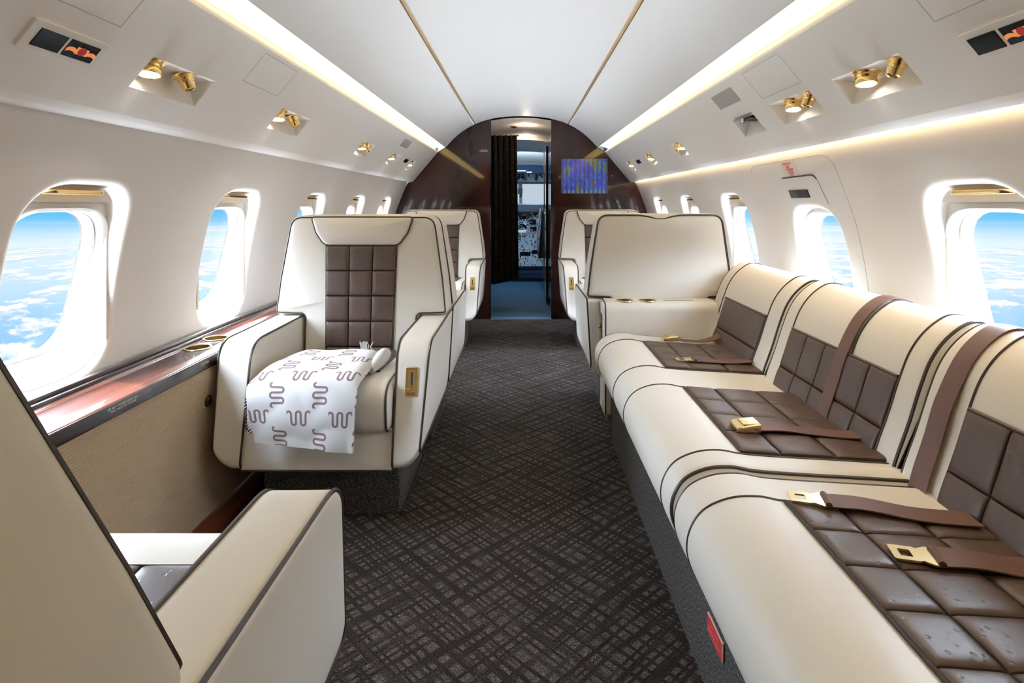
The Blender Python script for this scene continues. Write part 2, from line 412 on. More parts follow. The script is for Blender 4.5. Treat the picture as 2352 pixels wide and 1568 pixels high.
def f_blanket(T, b, tc):
    u, v, w = T.sep(tc.outputs['UV'])              # metres along the cloth
    def motif(cu, cv, rot):
        a = T.m('SUBTRACT', T.m('FRACT', T.m('ADD', T.m('DIVIDE', u, .132), cu)), .5); a = T.m('MULTIPLY', a, .132)
        c = T.m('SUBTRACT', T.m('FRACT', T.m('ADD', T.m('DIVIDE', v, .132), cv)), .5); c = T.m('MULTIPLY', c, .132)
        if rot: a, c = c, a
        h, H, wd = .0150, .0125, .0032
        leg = T.m('MULTIPLY', T.m('ABSOLUTE', T.m('SUBTRACT', T.m('FRACT', T.m('DIVIDE', a, h)), .5)), h)
        def arc(off, sgn):
            ax = T.m('MULTIPLY', T.m('SUBTRACT', T.m('FRACT', T.m('ADD', T.m('DIVIDE', a, 2 * h), off)), .5), 2 * h)
            cy = T.m('SUBTRACT', T.m('MULTIPLY', c, sgn), H)
            rr = T.m('SQRT', T.m('ADD', T.m('MULTIPLY', ax, ax), T.m('MULTIPLY', cy, cy)))
            return T.m('ABSOLUTE', T.m('SUBTRACT', rr, h / 2))
        top, bot = T.m('GREATER_THAN', c, H), T.m('LESS_THAN', c, -H)
        mid = T.m('SUBTRACT', 1.0, T.m('ADD', top, bot))
        d = T.m('ADD', T.m('MULTIPLY', mid, T.m('ADD', leg, T.m('MULTIPLY', T.m('GREATER_THAN', T.m('ABSOLUTE', a), 1.98 * h), 1.0))), T.m('ADD', T.m('MULTIPLY', top, T.m('ADD', arc(0.0, 1), T.m('MULTIPLY', T.m('GREATER_THAN', T.m('ABSOLUTE', a), 2 * h), 1.0))), T.m('MULTIPLY', bot, arc(0.5, -1))))
        return T.m('MULTIPLY', T.sst(d, wd + .0004, wd - .0003), T.sst(T.m('ABSOLUTE', a), .0375, .0365))
    mk = T.m('MAXIMUM', motif(0.30, .22, False), motif(.80, .72, True))
    st = T.sst(T.m('SINE', T.m('MULTIPLY', T.m('ADD', u, v), 2600)), -.6, .6, .72, 1.0)
    T.put(b.inputs['Base Color'], T.mix(T.m('MULTIPLY', mk, st), (.61, .605, .615), (.15, .075, .085)))
    bp = T.n('ShaderNodeBump'); bp.inputs['Strength'].default_value = .3; bp.inputs['Distance'].default_value = .001
    T.put(bp.inputs['Height'], T.noise(tc.outputs['Object'], 700, 2, .6)); T.put(b.inputs['Normal'], bp.outputs[0])
m_blanket = mat('blanket_print', (.8, .8, .8), .85, spec=.15, fn=f_blanket)
m_fringe = mat('blanket_white', (.61, .60, .61), .9)

# ------------------------------------------------------------------ cabin shell
WP = [(.50, 1.205), (.55, 1.20), (.75, 1.19), (.98, 1.147), (1.12, 1.097), (1.25, 1.047), (1.34, 1.04)]
def Xw(z):
    z = max(WP[0][0], min(WP[-1][0], z))
    for i in range(len(WP) - 1):
        if z <= WP[i + 1][0]:
            t = (z - WP[i][0]) / (WP[i + 1][0] - WP[i][0])
            m0 = (WP[i + 1][1] - WP[max(i - 1, 0)][1]) / (WP[i + 1][0] - WP[max(i - 1, 0)][0])
            j = min(i + 2, len(WP) - 1); m1 = (WP[j][1] - WP[i][1]) / (WP[j][0] - WP[i][0]); h = WP[i + 1][0] - WP[i][0]
            return (2 * t**3 - 3 * t**2 + 1) * WP[i][1] + (t**3 - 2 * t**2 + t) * h * m0 + (-2 * t**3 + 3 * t**2) * WP[i + 1][1] + (t**3 - t**2) * h * m1
    return WP[-1][1]
WINS = {-1: [1.45 + .8 * k for k in range(0, 5)], 1: [1.41 + .795 * k for k in range(0, 5)]}
def hole(yc, zt=1.10, n=96, grow=0.0, hw=.175, zb=.588, r=.135):
    o = rpoly([(yc - hw - grow, zb - grow, r + grow), (yc + hw + grow, zb - grow, r + grow), (yc + hw + grow, zt + grow, r + grow), (yc - hw - grow, zt + grow, r + grow)], 12, .02)
    # resample by angle
    cz = (zb + zt) / 2; res = []
    for i in range(n):
        a = 2 * PI * i / n; dx, dz = math.cos(a), math.sin(a); best = None
        for k in range(len(o)):
            x1, z1 = o[k][0] - yc, o[k][1] - cz; x2, z2 = o[(k + 1) % len(o)][0] - yc, o[(k + 1) % len(o)][1] - cz
            den = dx * (z2 - z1) - dz * (x2 - x1)
            if abs(den) < 1e-12: continue
            t = (x1 * (z2 - z1) - z1 * (x2 - x1)) / den; u = (x1 * dz - z1 * dx) / den
            if t > 0 and -1e-6 <= u <= 1 + 1e-6: best = max(best or 0, t)
        res.append((yc + dx * best, cz + dz * best))
    return res
def rectring(yc, y0, y1, z0, z1, cz, n=96):
    res = []
    for i in range(n):
        a = 2 * PI * i / n; dx, dz = math.cos(a), math.sin(a); t = 1e9
        if dx > 1e-9: t = min(t, (y1 - yc) / dx)
        if dx < -1e-9: t = min(t, (y0 - yc) / dx)
        if dz > 1e-9: t = min(t, (z1 - cz) / dz)
        if dz < -1e-9: t = min(t, (z0 - cz) / dz)
        res.append((yc + dx * t, cz + dz * t))
    # snap nearest samples to the exact corners
    for cy in (y0, y1):
        for c_z in (z0, z1):
            j = min(range(n), key=lambda k: (res[k][0] - cy) ** 2 + (res[k][1] - c_z) ** 2); res[j] = (cy, c_z)
    return res
wn = 0
for s in (-1, 1):
    wall = MB(); prev = YA - .02; ws = WINS[s]
    for i, yc in enumerate(ws):
        exit_w = (s == 1 and i == 1)
        zt = 1.035 if exit_w else 1.10
        y0 = yc - .26; y1 = yc + .26
        def P(y, z): return (s * Xw(z), y, z)
        wall.grid(lambda u, v: P(prev + (y0 - prev) * u, .5 + .84 * v), 3, 24)
        z0, z1 = .55, 1.19; cz = (.588 + zt) / 2
        wall.grid(lambda u, v: P(y0 + (y1 - y0) * u, .5 + .05 * v), 4, 2)
        wall.grid(lambda u, v: P(y0 + (y1 - y0) * u, 1.19 + .15 * v), 4, 5)
        R0 = rectring(yc, y0, y1, z0, z1, cz)
        Hs = hole(yc, zt, grow=.022)
        rings = [[P(a[0] * (1 - t) + b[0] * t, a[1] * (1 - t) + b[1] * t) for a, b in zip(R0, Hs)] for t in (0, .2, .4, .6, .8, 1)]
        wall.loft(rings)
        prev = y1
        # ---- window unit
        wn += 1
        w = MB(); g = .022
        rev = []
        for k in range(7):                              # soft roll-over of the lip
            t = k / 6 * PI / 2; H = hole(yc, zt, grow=g * (1 - math.sin(t)))
            rev.append([(s * (Xw(z) + g * (1 - math.cos(t))), y, z) for y, z in H])
        for d in (.035, .06):
            H = hole(yc, zt, grow=.0)
            rev.append([(s * (Xw(z) + g + d), y, z) for y, z in H])
        w.loft(rev)
        win = struct('window_%d' % wn, w, m_white, ang=60)
        def XF(z, d=0): return s * (1.247 - .24 * (z - .84) + d)
        gz0, gz1 = .648, min(1.032, zt - .028)
        if exit_w: gz1 = 1.008
        # inner frame: from a wide backing down to the glass opening
        fr = MB(); n = 96
        outer = hole(yc, zt + .03, grow=.05)
        G0 = hole(yc, gz1, hw=.166, zb=gz0 - .014, r=.12); G1 = hole(yc, gz1, hw=.156, zb=gz0 - .004, r=.115); G2 = hole(yc, gz1, hw=.150, zb=gz0, r=.11)
        A = hole(yc, gz1 + .012, hw=.20, zb=gz0 - .03, r=.13)
        fr.loft([[(XF(z, -.006), y, z) for y, z in outer], [(XF(z, -.008), y, z) for y, z in A], [(XF(z, -.022), y, z) for y, z in hole(yc, gz1 + .008, hw=.180, zb=gz0 - .02, r=.125)],
                 [(XF(z, -.018), y, z) for y, z in G0], [(XF(z, -.006), y, z) for y, z in G1], [(XF(z, .004), y, z) for y, z in G2], [(XF(z, .03), y, z) for y, z in G2]])
        make('window_frame', fr, m_white, win, ang=50)
        sl_ = MB(); R1 = hole(yc, gz1, hw=.162, zb=gz0 - .006, r=.12); R2 = hole(yc, zt, grow=.0)
        ids = [i_ for i_ in range(n) if R2[i_][1] < .70]; prof_ = []
        for t_ in (0, .15, .35, .6, .85, 1.0):
            prof_.append([(XF(R1[i_][1], -.016) * (1 - t_) + s * (Xw(R2[i_][1]) + .016) * t_, R1[i_][0] * (1 - t_) + R2[i_][0] * t_, R1[i_][1] * (1 - t_) + R2[i_][1] * t_ + (.010 if 0 < t_ < 1 else 0) * math.sin(t_ * PI) + .0015 * t_) for i_ in ids])
        sl_.loft(prof_, closed=False); make('window_sill', sl_, m_white, win, ang=60)
        gk = MB(); gk.tube([(XF(z, -.002), y, z) for y, z in G2], .0022, 6, True); make('gasket', gk, m_grey, win)
        gp = MB(); GG = hole(yc, gz1, hw=.160, zb=gz0 - .01, r=.11)
        gp.add([(XF(z, .012), y, z) for y, z in GG], [tuple(range(n))]); make('window_pane', gp, m_glass, win, flat=True)
        # side track of the shade
        trk = MB()
        for q in (-1, 1):
            yy = yc + q * .172
            trk.box(min(XF(.84, -.05), XF(.84, -.006)), max(XF(.84, -.05), XF(.84, -.006)), yy - .004, yy + .004, .66, zt - .02)
        if not exit_w:
            make('shade_track', trk, m_shade, win)
            sh = MB()
            xa = s * (Xw(1.08) + .040); zs = 1.056
            sh.add([(XF(zs, -.028), yc - .19, zs), (XF(zs, -.028), yc + .19, zs), (XF(1.13, -.028), yc + .19, 1.13), (XF(1.13, -.028), yc - .19, 1.13),
                    (XF(zs, -.018), yc - .19, zs), (XF(zs, -.018), yc + .19, zs), (XF(1.13, -.018), yc + .19, 1.13), (XF(1.13, -.018), yc - .19, 1.13)],
                   [(0, 1, 2, 3), (4, 7, 6, 5), (0, 4, 5, 1), (1, 5, 6, 2), (0, 3, 7, 4), (2, 6, 7, 3)])
            make('window_shade', sh, m_shade, win)
            hd = MB(); zc = 1.079
            ol = rpoly([(XF(zc, -.03), -.095, .002), (XF(zc, -.03), .095, .002), (XF(zc, -.030) - s * .026, .075, .008), (XF(zc, -.030) - s * .026, -.075, .008)], 4, .03)
            hd.slab(ol, zc - .004, zc + .008, .002, lambda a, b, c: (a, yc + b, c))
            make('shade_handle', hd, m_gold, win)
    wall.grid(lambda u, v: (s * Xw(.5 + .84 * v), prev + (YB + .03 - prev) * u, .5 + .84 * v), 3, 24)
    struct('wall_left' if s < 0 else 'wall_right', wall, m_wall, ang=60)
    # outer skin, so light only enters through the openings
    sk = MB(); prev = YA - .05
    def PS(y, z): return (s * (1.285 - .24 * (z - .84)), y, z)
    for i, yc in enumerate(ws):
        zt = 1.035 if (s == 1 and i == 1) else 1.10
        gz1 = min(1.032, zt - .028) if not (s == 1 and i == 1) else 1.008
        H = hole(yc, gz1, hw=.152, zb=.646, r=.11); R0 = rectring(yc, yc - .26, yc + .26, .45, 1.25, (.646 + gz1) / 2)
        sk.grid(lambda u, v: PS(prev + (yc - .26 - prev) * u, .45 + .8 * v), 1, 2)
        sk.loft([[PS(y, z) for y, z in R0], [PS(y, z) for y, z in H]])
        prev = yc + .26
    sk.grid(lambda u, v: PS(prev + (YB + .1 - prev) * u, .45 + .8 * v), 1, 2)
    struct('wall_left_skin' if s < 0 else 'wall_right_skin', sk, m_white)
    top = MB(); top.grid(lambda u, v: (s * (1.187 - .06 * v), YA - .05 + (YB - YA + 3.7) * u, 1.25 + .5 * v), 1, 1)
    top.grid(lambda u, v: (s * (1.32 - .0 * v), YA - .05 + (YB - YA + .15) * u, .45 - .55 * v), 1, 1)
    top.grid(lambda u, v: (s * (1.127 - 1.127 * v), YA - .05 + (YB - YA + 3.7) * u, 1.75 + .16 * math.sin(v * PI / 2)), 1, 8)
    top.grid(lambda u, v: (s * (1.379 - .06 * v), YA - .05 + (YB - YA + .15) * u, .45), 1, 1)
    struct('wall_outer', top, m_white)

# floor
fl = MB(); fl.box(-1.33, 1.33, YA - .05, YB + .02, -.03, 0)
struct('floor', fl, m_carpet)
# lower side panels
lo = MB(); lo.box(-1.03, -1.005, YA, YB, 0, .525); struct('wall_lower_left', lo, m_weave)
lo = MB(); lo.box(1.145, 1.17, YA, YB, 0, .56); struct('wall_lower_right', lo, m_weave)
# ceiling: centre panel and the two flanking panels, with gold strips in the joints
def cz2(x):
    a = abs(x); return 1.857 - .30 * a ** 2 - .62 * a ** 4 - .0
ce = MB()
ce.grid(lambda u, v: ((u * 2 - 1) * .423, YA + (YB - YA) * v, cz2((u * 2 - 1) * .423)), 24, 1)
for s in (-1, 1):
    pr = [(.437, cz2(.437))] + [(x_, cz2(x_)) for x_ in (.48, .53, .58, .63, .66)] + [(.685, cz2(.685) + .001), (.698, cz2(.70) + .008), (.704, cz2(.70) + .018), (.704, 1.64)]
    ce.loft([[(s * a, YA, b) for a, b in pr], [(s * a, YB, b) for a, b in pr]], closed=False)
    ce.loft([[(s * a, YA, b) for a, b in ((.704, 1.64), (.86, 1.64), (.82, 1.56), (.775, 1.535))], [(s * a, YB, b) for a, b in ((.704, 1.64), (.86, 1.64), (.82, 1.56), (.775, 1.535))]], closed=False)
struct('ceiling', ce, m_ceil, ang=40)
k = 1
for s in (-1, 1):
    g = MB(); g.box(s * .430 - .0085, s * .430 + .0085, YA, YB - .002, cz2(.43) + .001, cz2(.43) + .012)
    struct('trim_%d' % k, g, m_goldstrip); k += 1
# cove diffusers
for s, sd_ in ((-1, 'left'), (1, 'right')):
    g = MB(); g.loft([[(s * .705, YA, 1.590), (s * .79, YA, 1.562), (s * .79, YA, 1.57), (s * .705, YA, 1.598)], [(s * .705, YB - .003, 1.590), (s * .79, YB - .003, 1.562), (s * .79, YB - .003, 1.57), (s * .705, YB - .003, 1.598)]], True, True, True)
    tag(make('cove_light', g, m_cove, flat=True), 'long warm glowing light strip recessed in the ceiling on the %s side' % sd_, 'light')

# service panels along both sides (with the pockets cut out)
PA, PB = (.77, 1.52), (.98, 1.27)
def pp(s, y, t, d=0.0):   # point on the service panel; d = out of the surface towards the cabin
    nx, nz = -.25 / .3265, -.21 / .3265
    return Vector((s * (PA[0] + (PB[0] - PA[0]) * t + nx * d), y, PA[1] + (PB[1] - PA[1]) * t + nz * d))
POCK = {-1: [(1.33, 1.60), (2.05, 2.32), (3.10, 3.34), (3.82, 4.06), (4.48, 4.62), (.20, .46)],
        1: [(1.30, 1.58), (1.71, 1.98), (2.13, 2.33), (3.12, 3.28), (3.82, 4.00), (4.55, 4.67), (.20, .46)]}
T0, T1 = .48, .765
for s in (-1, 1):
    g = MB(); ys = sorted({YA, YB - .001} | {y for p in POCK[s] for y in p}); ts = [0, .12, .3, T0, .62, T1, .88, 1.0]
    for i in range(len(ys) - 1):
        for j in range(len(ts) - 1):
            ym = (ys[i] + ys[i + 1]) / 2; tm = (ts[j] + ts[j + 1]) / 2
            if T0 < tm < T1 and any(a < ym < b for a, b in POCK[s]): continue
            g.add([pp(s, ys[i], ts[j]), pp(s, ys[i + 1], ts[j]), pp(s, ys[i + 1], ts[j + 1]), pp(s, ys[i], ts[j + 1])], [(0, 1, 2, 3)])
    lip = [PB, (.990, 1.2605), (1.000, 1.2545), (1.011, 1.2515), (1.022, 1.2505), (1.033, 1.2520), (1.040, 1.256), (1.0445, 1.264), (1.045, 1.33)] if s < 0 else [PB, (.990, 1.2605), (1.000, 1.2545), (1.010, 1.2525), (1.018, 1.2545), (1.0225, 1.262), (1.0235, 1.272), (1.0235, 1.33)]
    for tail in (lip, [PA, (.766, 1.528), (.767, 1.536), (.775, 1.54), (.79, 1.555)]):
        g.loft([[(s * a, YA, b) for a, b in tail], [(s * a, YB - .001, b) for a, b in tail]], closed=False)
    struct('trim_%d' % k, g, m_psu, ang=35); k += 1

# reading-light pockets
def spot(loc, power, size=1.9, col=(1.0, .92, .78)):
    l = bpy.data.lights.new('reading_spot', 'SPOT'); o = bpy.data.objects.new('reading_spot', l); COL.objects.link(o)
    l.energy = power; l.spot_size = size; l.spot_blend = .9; l.color = col; l.shadow_soft_size = .012; o.location = loc
    return o
def pocket(s, y0, y1, lamp, nozzle, label, blk=False):
    th = empty('reading_light_panel', (0, 0, 0))
    a = pp(s, y0, T0); b = pp(s, y0, T1); ym = (y0 + y1) / 2
    tx = s * .948; tz = a.z - .004                    # horizontal roof of the pocket, back wall down to the lower edge
    pts = [(a.x, a.z), (tx - s * .008, tz), (tx, tz - .008), (b.x, b.z)]
    g = MB()
    g.loft([[(p[0], y0, p[1]) for p in pts], [(p[0], y1, p[1]) for p in pts]], closed=False)
    for yy in (y0, y1): g.add([(p[0], yy, p[1]) for p in pts], [(0, 1, 2, 3)])
    make('housing', g, m_white if not blk else m_psu, th, ang=50)
    th.location = (0, 0, 0)
    lx = s * .905; lz = tz
    ax = Vector((-s * .12, -.22, -1)).normalized()
    if lamp is not None:
        g = MB(); g.lathe([(.033, -.001), (.033, .002), (.027, .005), (.0245, .009), (.0255, .015), (.0225, .020), (.0245, .021), (.0265, .027), (.0255, .034), (.0225, .035), (.021, .032)], (lx, lamp, lz), ax)
        L = make('reading_lamp', g, m_gold, th, ang=30)
        g = MB(); g.lathe([(.0, .0345), (.014, .0345), (.0222, .0335)], (lx, lamp, lz), ax); make('lens', g, m_lens, L)
        o = spot(Vector((lx, lamp, lz)) + ax * .040, 1.5)
    if nozzle is not None:
        g = MB(); ax2 = Vector((-s * .35, .1, -1)).normalized()
        g.lathe([(.031, -.001), (.031, .002), (.025, .004), (.021, .012), (.0205, .016), (.0165, .022), (.0185, .023), (.0165, .040), (.0135, .042), (.011, .040), (.011, .030)], (lx, nozzle, lz), ax2)
        N = make('air_nozzle', g, m_gold, th, ang=30)
        g = MB(); g.lathe([(0, .034), (.0112, .034)], (lx, nozzle, lz), ax2); make('nozzle_hole', g, m_black, N)
        g = MB(); q = Vector((lx, nozzle + .028, lz - .003)); g.lathe([(0, .004), (.003, .004), (.003, 0)], q, (0, 0, -1), 8)
        make('screw', g, m_gold, N)
    # centre the root for tidiness
    return tag(th, label, 'reading light', 'reading light pockets along the service panels')
PL = ['largest gold reading lamp and air nozzle pocket on left panel above nearest window', 'left gold lamp and air nozzle pocket above the brown-and-cream armchair with blanket',
      'third gold lamp pocket from the front edge of the picture on left panel', 'gold lamp pocket below grey speaker grille on left panel', 'smallest gold lamp pocket next to dark left bulkhead']
for i, (y0, y1) in enumerate(POCK[-1][:5]):
    pocket(-1, y0, y1, [y0 + .035, y0 + .035, y0 + .08, y0 + .08, y0 + .05][i], [y0 + .175, y0 + .165, y0 + .17, None, None][i], PL[i])
PR = ['largest gold lamp and air nozzle pocket on right panel above the sofa', 'second largest right gold lamp and air nozzle pocket beside the silver fitting', None, 'gold lamp pocket on right panel between silver fitting and screen bulkhead', 'small gold lamp pocket beside tiny dark display on right panel', 'smallest gold lamp pocket beside the right bulkhead']
for i, (y0, y1) in enumerate(POCK[1][:6]):
    if i == 2: continue
    pocket(1, y0, y1, [y1 - .105, y1 - .11, 0, y0 + .05, y0 + .1, y0 + .06][i], [y0 + .045, y0 + .045, 0, y0 + .11, None, None][i], PR[i])
for s, q in ((-1, POCK[-1][5:]), (1, POCK[1][6:])):
    for j, (y0, y1) in enumerate(q):
        pocket(s, y0, y1, y0 + .06, y0 + .17, '%s reading lamp pocket behind the viewpoint beyond the picture edge' % ('left' if s < 0 else 'right'))
# silver fitting in its own pocket (right)
th = empty('oxygen_fitting'); s = 1; y0, y1 = POCK[1][2]
a = pp(s, y0, T0); b = pp(s, y0, T1); tx = .948; tz = a.z - .004
pts = [(a.x, a.z), (tx - .008, tz), (tx, tz - .008), (b.x, b.z)]
g = MB(); g.loft([[(p[0], y0, p[1]) for p in pts], [(p[0], y1, p[1]) for p in pts]], closed=False)
for yy in (y0, y1): g.add([(p[0], yy, p[1]) for p in pts], [(0, 1, 2, 3)])
make('housing', g, m_psu, th)
g = MB(); g.box(a.x + .003, tx - .004, y0 + .01, y1 - .02, tz - .006, tz - .0005); make('mounting_plate', g, m_chrome, th)
g = MB(); g.box(a.x + .012, tx - .02, y0 + .03, y0 + .075, tz - .014, tz - .005); g.box(a.x + .02, tx - .01, y0 + .09, y0 + .12, tz - .014, tz - .005); make('socket', g, m_black, th)
g = MB(); g.lathe([(.0, .012), (.014, .012), (.016, .008), (.016, 0)], (.905, y0 + .15, tz - .005), (0, 0, -1)); make('valve_cap', g, m_chrome, th)
tag(th, 'silver oxygen fitting in a small square recess of the right panel', 'fitting')
# speaker grilles, small displays, access-panel seams
def patch(name, s, y0, y1, t0, t1, m, d=.002, parent=None, cr_=.005):
    cr_ = .0015 if name == 'screen' else cr_
    o = rpoly([(y0, t0 * .3265, cr_), (y1, t0 * .3265, cr_), (y1, t1 * .3265, cr_), (y0, t1 * .3265, cr_)], 3, .05)
    g = MB(); g.slab(o, -.0005, d, .0006, lambda u, v, w: pp(s, u, v / .3265, w)); return make(name, g, m, parent)
tag(patch('speaker_grille', -1, 3.82, 4.04, .09, .28, m_speaker), 'grey square speaker grille on left service panel near bulkhead', 'speaker')
tag(patch('speaker_grille', 1, 2.13, 2.345, .10, .30, m_speaker), 'grey square speaker grille on right service panel', 'speaker')
tag(patch('small_display', -1, 4.24, 4.36, .50, .60, m_screen), 'tiny dark rectangular display on left panel near bulkhead', 'display')
tag(patch('small_display', 1, 4.22, 4.34, .53, .63, m_screen), 'tiny dark rectangular display on right panel near bulkhead', 'display')
def seam(s, pts, w=.0016, dark=True):
    g = MB(); g.tube([pp(s, y, t, .0004) for y, t in pts], w, 5); return g
kk = k
for s, pl in ((-1, [[(1.71, .375), (1.71, .04), (1.95, .04), (1.95, .375), (1.71, .375)], [(.95, .38), (1.19, .38), (1.19, .04)]]), (1, [[(1.712, .39), (1.712, .04), (1.985, .04), (1.985, .39), (1.712, .39)], [(1.155, .05), (1.155, .38), (.95, .38)]])):
    for p in pl:
        g = MB()
        o = []
        for i in range(len(p) - 1):
            n = 8
            o += [(p[i][0] + (p[i + 1][0] - p[i][0]) * q / n, p[i][1] + (p[i + 1][1] - p[i][1]) * q / n) for q in range(n)]
        o.append(p[-1]); g.tube([pp(s, y, t, -.0006) for y, t in o], .0012, 5)
        tag(make('trim_%d' % kk, g, mat('seam', (.45, .43, .41), .7)), kind='structure'); kk += 1
# fasten-seat-belt signs
def belt_sign(s, y0, y1, label):
    th = empty('seat_belt_sign')
    patch('bezel', s, y0 - .02, y1 + .02, .52, .72, m_psu, .006, th)
    ym = y0 + (y1 - y0) * (.46 if s < 0 else .54)
    rng = [(y0, ym - .004), (ym + .004, y1)]
    for a, b in rng: patch('screen', s, a, b, .562, .682, m_screen, .0075, th)
    a, b = (rng[1] if s < 0 else rng[0]); c = .622
    # belt pictogram
    g = MB(); n = 10
    def strip(ya, yb, bow, w):
        rr = []
        for q in range(n + 1):
            y = ya + (yb - ya) * q / n; t = c + bow * (2 * q / n - 1) ** 2
            rr.append([pp(s, y, t - w, .0082), pp(s, y, t + w, .0082)])
        g.loft(rr, closed=False)
    L = b - a
    strip(a, a + L * .33, .012, .014); strip(b - L * .33, b, .012, .014)
    strip(a + L * .30, a + L * .44, 0, .026); strip(b - L * .42, b - L * .30, 0, .024)
    make('belt_pictogram', g, m_orange, th, flat=True)
    g = MB(); g.add([pp(s, (a + b) / 2 + .010 * math.cos(2 * PI * q / 16), c + .03 * math.sin(2 * PI * q / 16), .0086) for q in range(16)], [tuple(range(16))]); make('red_dot', g, m_red, th, flat=True)
    return tag(th, label, 'sign')
belt_sign(-1, 1.035, 1.18, 'grey framed seat belt sign with orange buckle symbol, upper left')
belt_sign(1, .965, 1.115, 'grey framed seat belt sign cut by the right edge of the photo')

# ------------------------------------------------------------------ left window ledge
th = empty('window_ledge', (-1.1, 1.6, .56))
def lb(name, m, *b, r=0):
    g = MB(); g.box(b[0] + 1.1, b[1] + 1.1, b[2] - 1.6, b[3] - 1.6, b[4] - .56, b[5] - .56); return make(name, g, m, th)
ol = rpoly([(-1.005, .527, .003), (-1.005, .563, .006), (-1.196, .563, .002), (-1.196, .54, .002), (-1.03, .527, .002)], 4, .05)
g = MB(); g.slab(ol, YA + .01, YB - .001, .001, lambda u, v, w: (u + 1.1, w - 1.6, v - .56)); LT = make('ledge_top', g, m_cherry, th)
g = MB(); ol = rpoly([(-1.0015, .525, .002), (-1.0015, .560, .004), (-1.006, .561, .001), (-1.006, .525, .001)], 3, .05)
g.slab(ol, YA + .01, YB - .001, .0004, lambda u, v, w: (u + 1.1, w - 1.6, v - .56)); make('fascia', g, m_fascia, th)
g = MB()
for (xa, xb, zb) in ((-1.187, -1.170, .583), (-1.168, -1.155, .573)):
    ol = rpoly([(xb, .562, .001), (xb, zb, .005), (xa, zb, .005), (xa, .562, .001)], 4, .05); g.slab(ol, YA + .01, YB - .001, .0006, lambda u, v, w: (u + 1.1, w - 1.6, v - .56))
make('back_rail', g, m_fascia, th)
g = MB()
M = frame((-1.0008 + 1.1, 1.412 - 1.6, .5465 - .56), (0, 1, 0), (0, 0, 1))
text_mesh('printed_notice', 'LIFE VEST STOWED UNDER SEAT\nFOLD TABLE FOR TAKEOFF', .0075, M, m_text, th)
M = frame((-1.0008 + 1.1, 1.775 - 1.6, .5475 - .56), (0, 1, 0), (0, 0, 1)); text_mesh('printed_notice', 'CUP HOLDERS', .007, M, m_text, th)
tag(th, 'glossy cherry wood window ledge running along the left wall', 'ledge')
def drill(o, loc, r, depth):
    c = MB(); c.lathe([(0, .02), (r, .02), (r, -depth), (0, -depth)], loc, n=40)
    co = make('drill', c, m_black); md = o.modifiers.new('b', 'BOOLEAN'); md.operation = 'DIFFERENCE'; md.solver = 'EXACT'; md.object = co
    bpy.context.view_layer.update(); dg = bpy.context.evaluated_depsgraph_get(); dg.update()
    me = bpy.data.meshes.new_from_object(o.evaluated_get(dg)); o.modifiers.clear()
    if len(me.polygons) > 10: me.name = o.name; o.data = me
    bpy.data.objects.remove(co)
def cup(loc, r, label, grp, host=None):
    if host: drill(host, loc, r - .002, .03)
    g = MB(); g.lathe([(r - .003, .0005), (r - .001, .003), (r + .003, .003), (r + .004, .0006), (r - .003, .0004)], (0, 0, 0), n=40)
    e = empty('cup_holder', loc); make('rim', g, m_gold_pale, e)
    g = MB(); g.lathe([(r - .003, .0010), (r - .0035, -.028), (0, -.028)], (0, 0, 0), n=40); make('cup_well', g, m_well, e)
    return tag(e, label, 'cup holder', grp)
cup((-1.098, 1.905, .5632), .040, 'nearer brass cup holder on the left wood ledge', 'ledge cup holders', LT)
cup((-1.110, 2.040, .5632), .040, 'farther brass cup holder on the left wood ledge, beside the armchair', 'ledge cup holders', LT)
g = MB(); g.lathe([(0, .006), (.010, .006), (.011, .004), (.016, .005), (.019, .003), (.019, -.002)], (-1.005, 1.80, .420), (1, 0, 0)); jk = make('audio_jack', g, m_black)
tag(jk, 'round dark blue-black socket on beige panel beside the armchair', 'socket')
g = MB(); g.lathe([(.007, .0066), (.009, .0066)], (-1.005, 1.80, .420), (1, 0, 0)); make('socket_ring', g, mat('blue_ring', (.02, .06, .14), .3), jk)
g = MB(); ol = rpoly([(-1.005, 0, .001), (-.955, 0, .001), (-.958, .03, .008), (-1.005, .055, .003)], 3, .05); g.slab(ol, YA, YB - .001, .0005, lambda u, v, w: (u, w, v)); struct('baseboard_left', g, m_cherry)
# right ledge (forward of the sofa)
g = MB(); g.box(1.10, 1.20, 2.72, YB - .001, .55, .563); tag(make('window_ledge', g, m_cherry), 'narrow cherry wood ledge on right wall behind the forward seats', 'ledge')

# ------------------------------------------------------------------ emergency exit details on right wall
def wp(y, z, d=0): return Vector((Xw(z) - d, y, z))
def wall_tube(pts, r, name, m, d=-.0004, kind=True):
    g = MB(); o = []
    for i in range(len(pts) - 1):
        n = 10
        for q in range(n): o.append((pts[i][0] + (pts[i + 1][0] - pts[i][0]) * q / n, pts[i][1] + (pts[i + 1][1] - pts[i][1]) * q / n))
    o.append(pts[-1]); g.tube([wp(y, z, d) for y, z in o], r, 5); ob = make(name, g, m)
    return tag(ob, kind='structure') if kind else ob
m_seamd = mat('seam_dark', (.16, .14, .13), .7)
wall_tube([(2.60, 1.20), (2.57, 1.222), (2.5, 1.226), (1.99, 1.226), (1.945, 1.218), (1.925, 1.19), (1.925, .60)], .0011, 'trim_%d' % kk, mat('seam_soft', (.38, .35, .33), .7)); kk += 1
wall_tube([(2.07, 1.150), (2.062, 1.10), (2.055, 1.05)], .0016, 'trim_%d' % kk, m_seamd); kk += 1
wall_tube([(2.33, 1.158), (2.10, 1.160), (2.08, 1.155), (2.07, 1.145)], .0032, 'trim_%d' % kk, m_black, d=.0002); kk += 1
th = empty('exit_placard', (1.05, 2.23, 1.19))
g = MB(); g.grid(lambda u, v: wp(2.30 - .125 * u, 1.162 + .06 * v, .0006) - th.location, 4, 4); make('placard_plate', g, mat('placard_white', (.80, .77, .74), .5), th, flat=True)
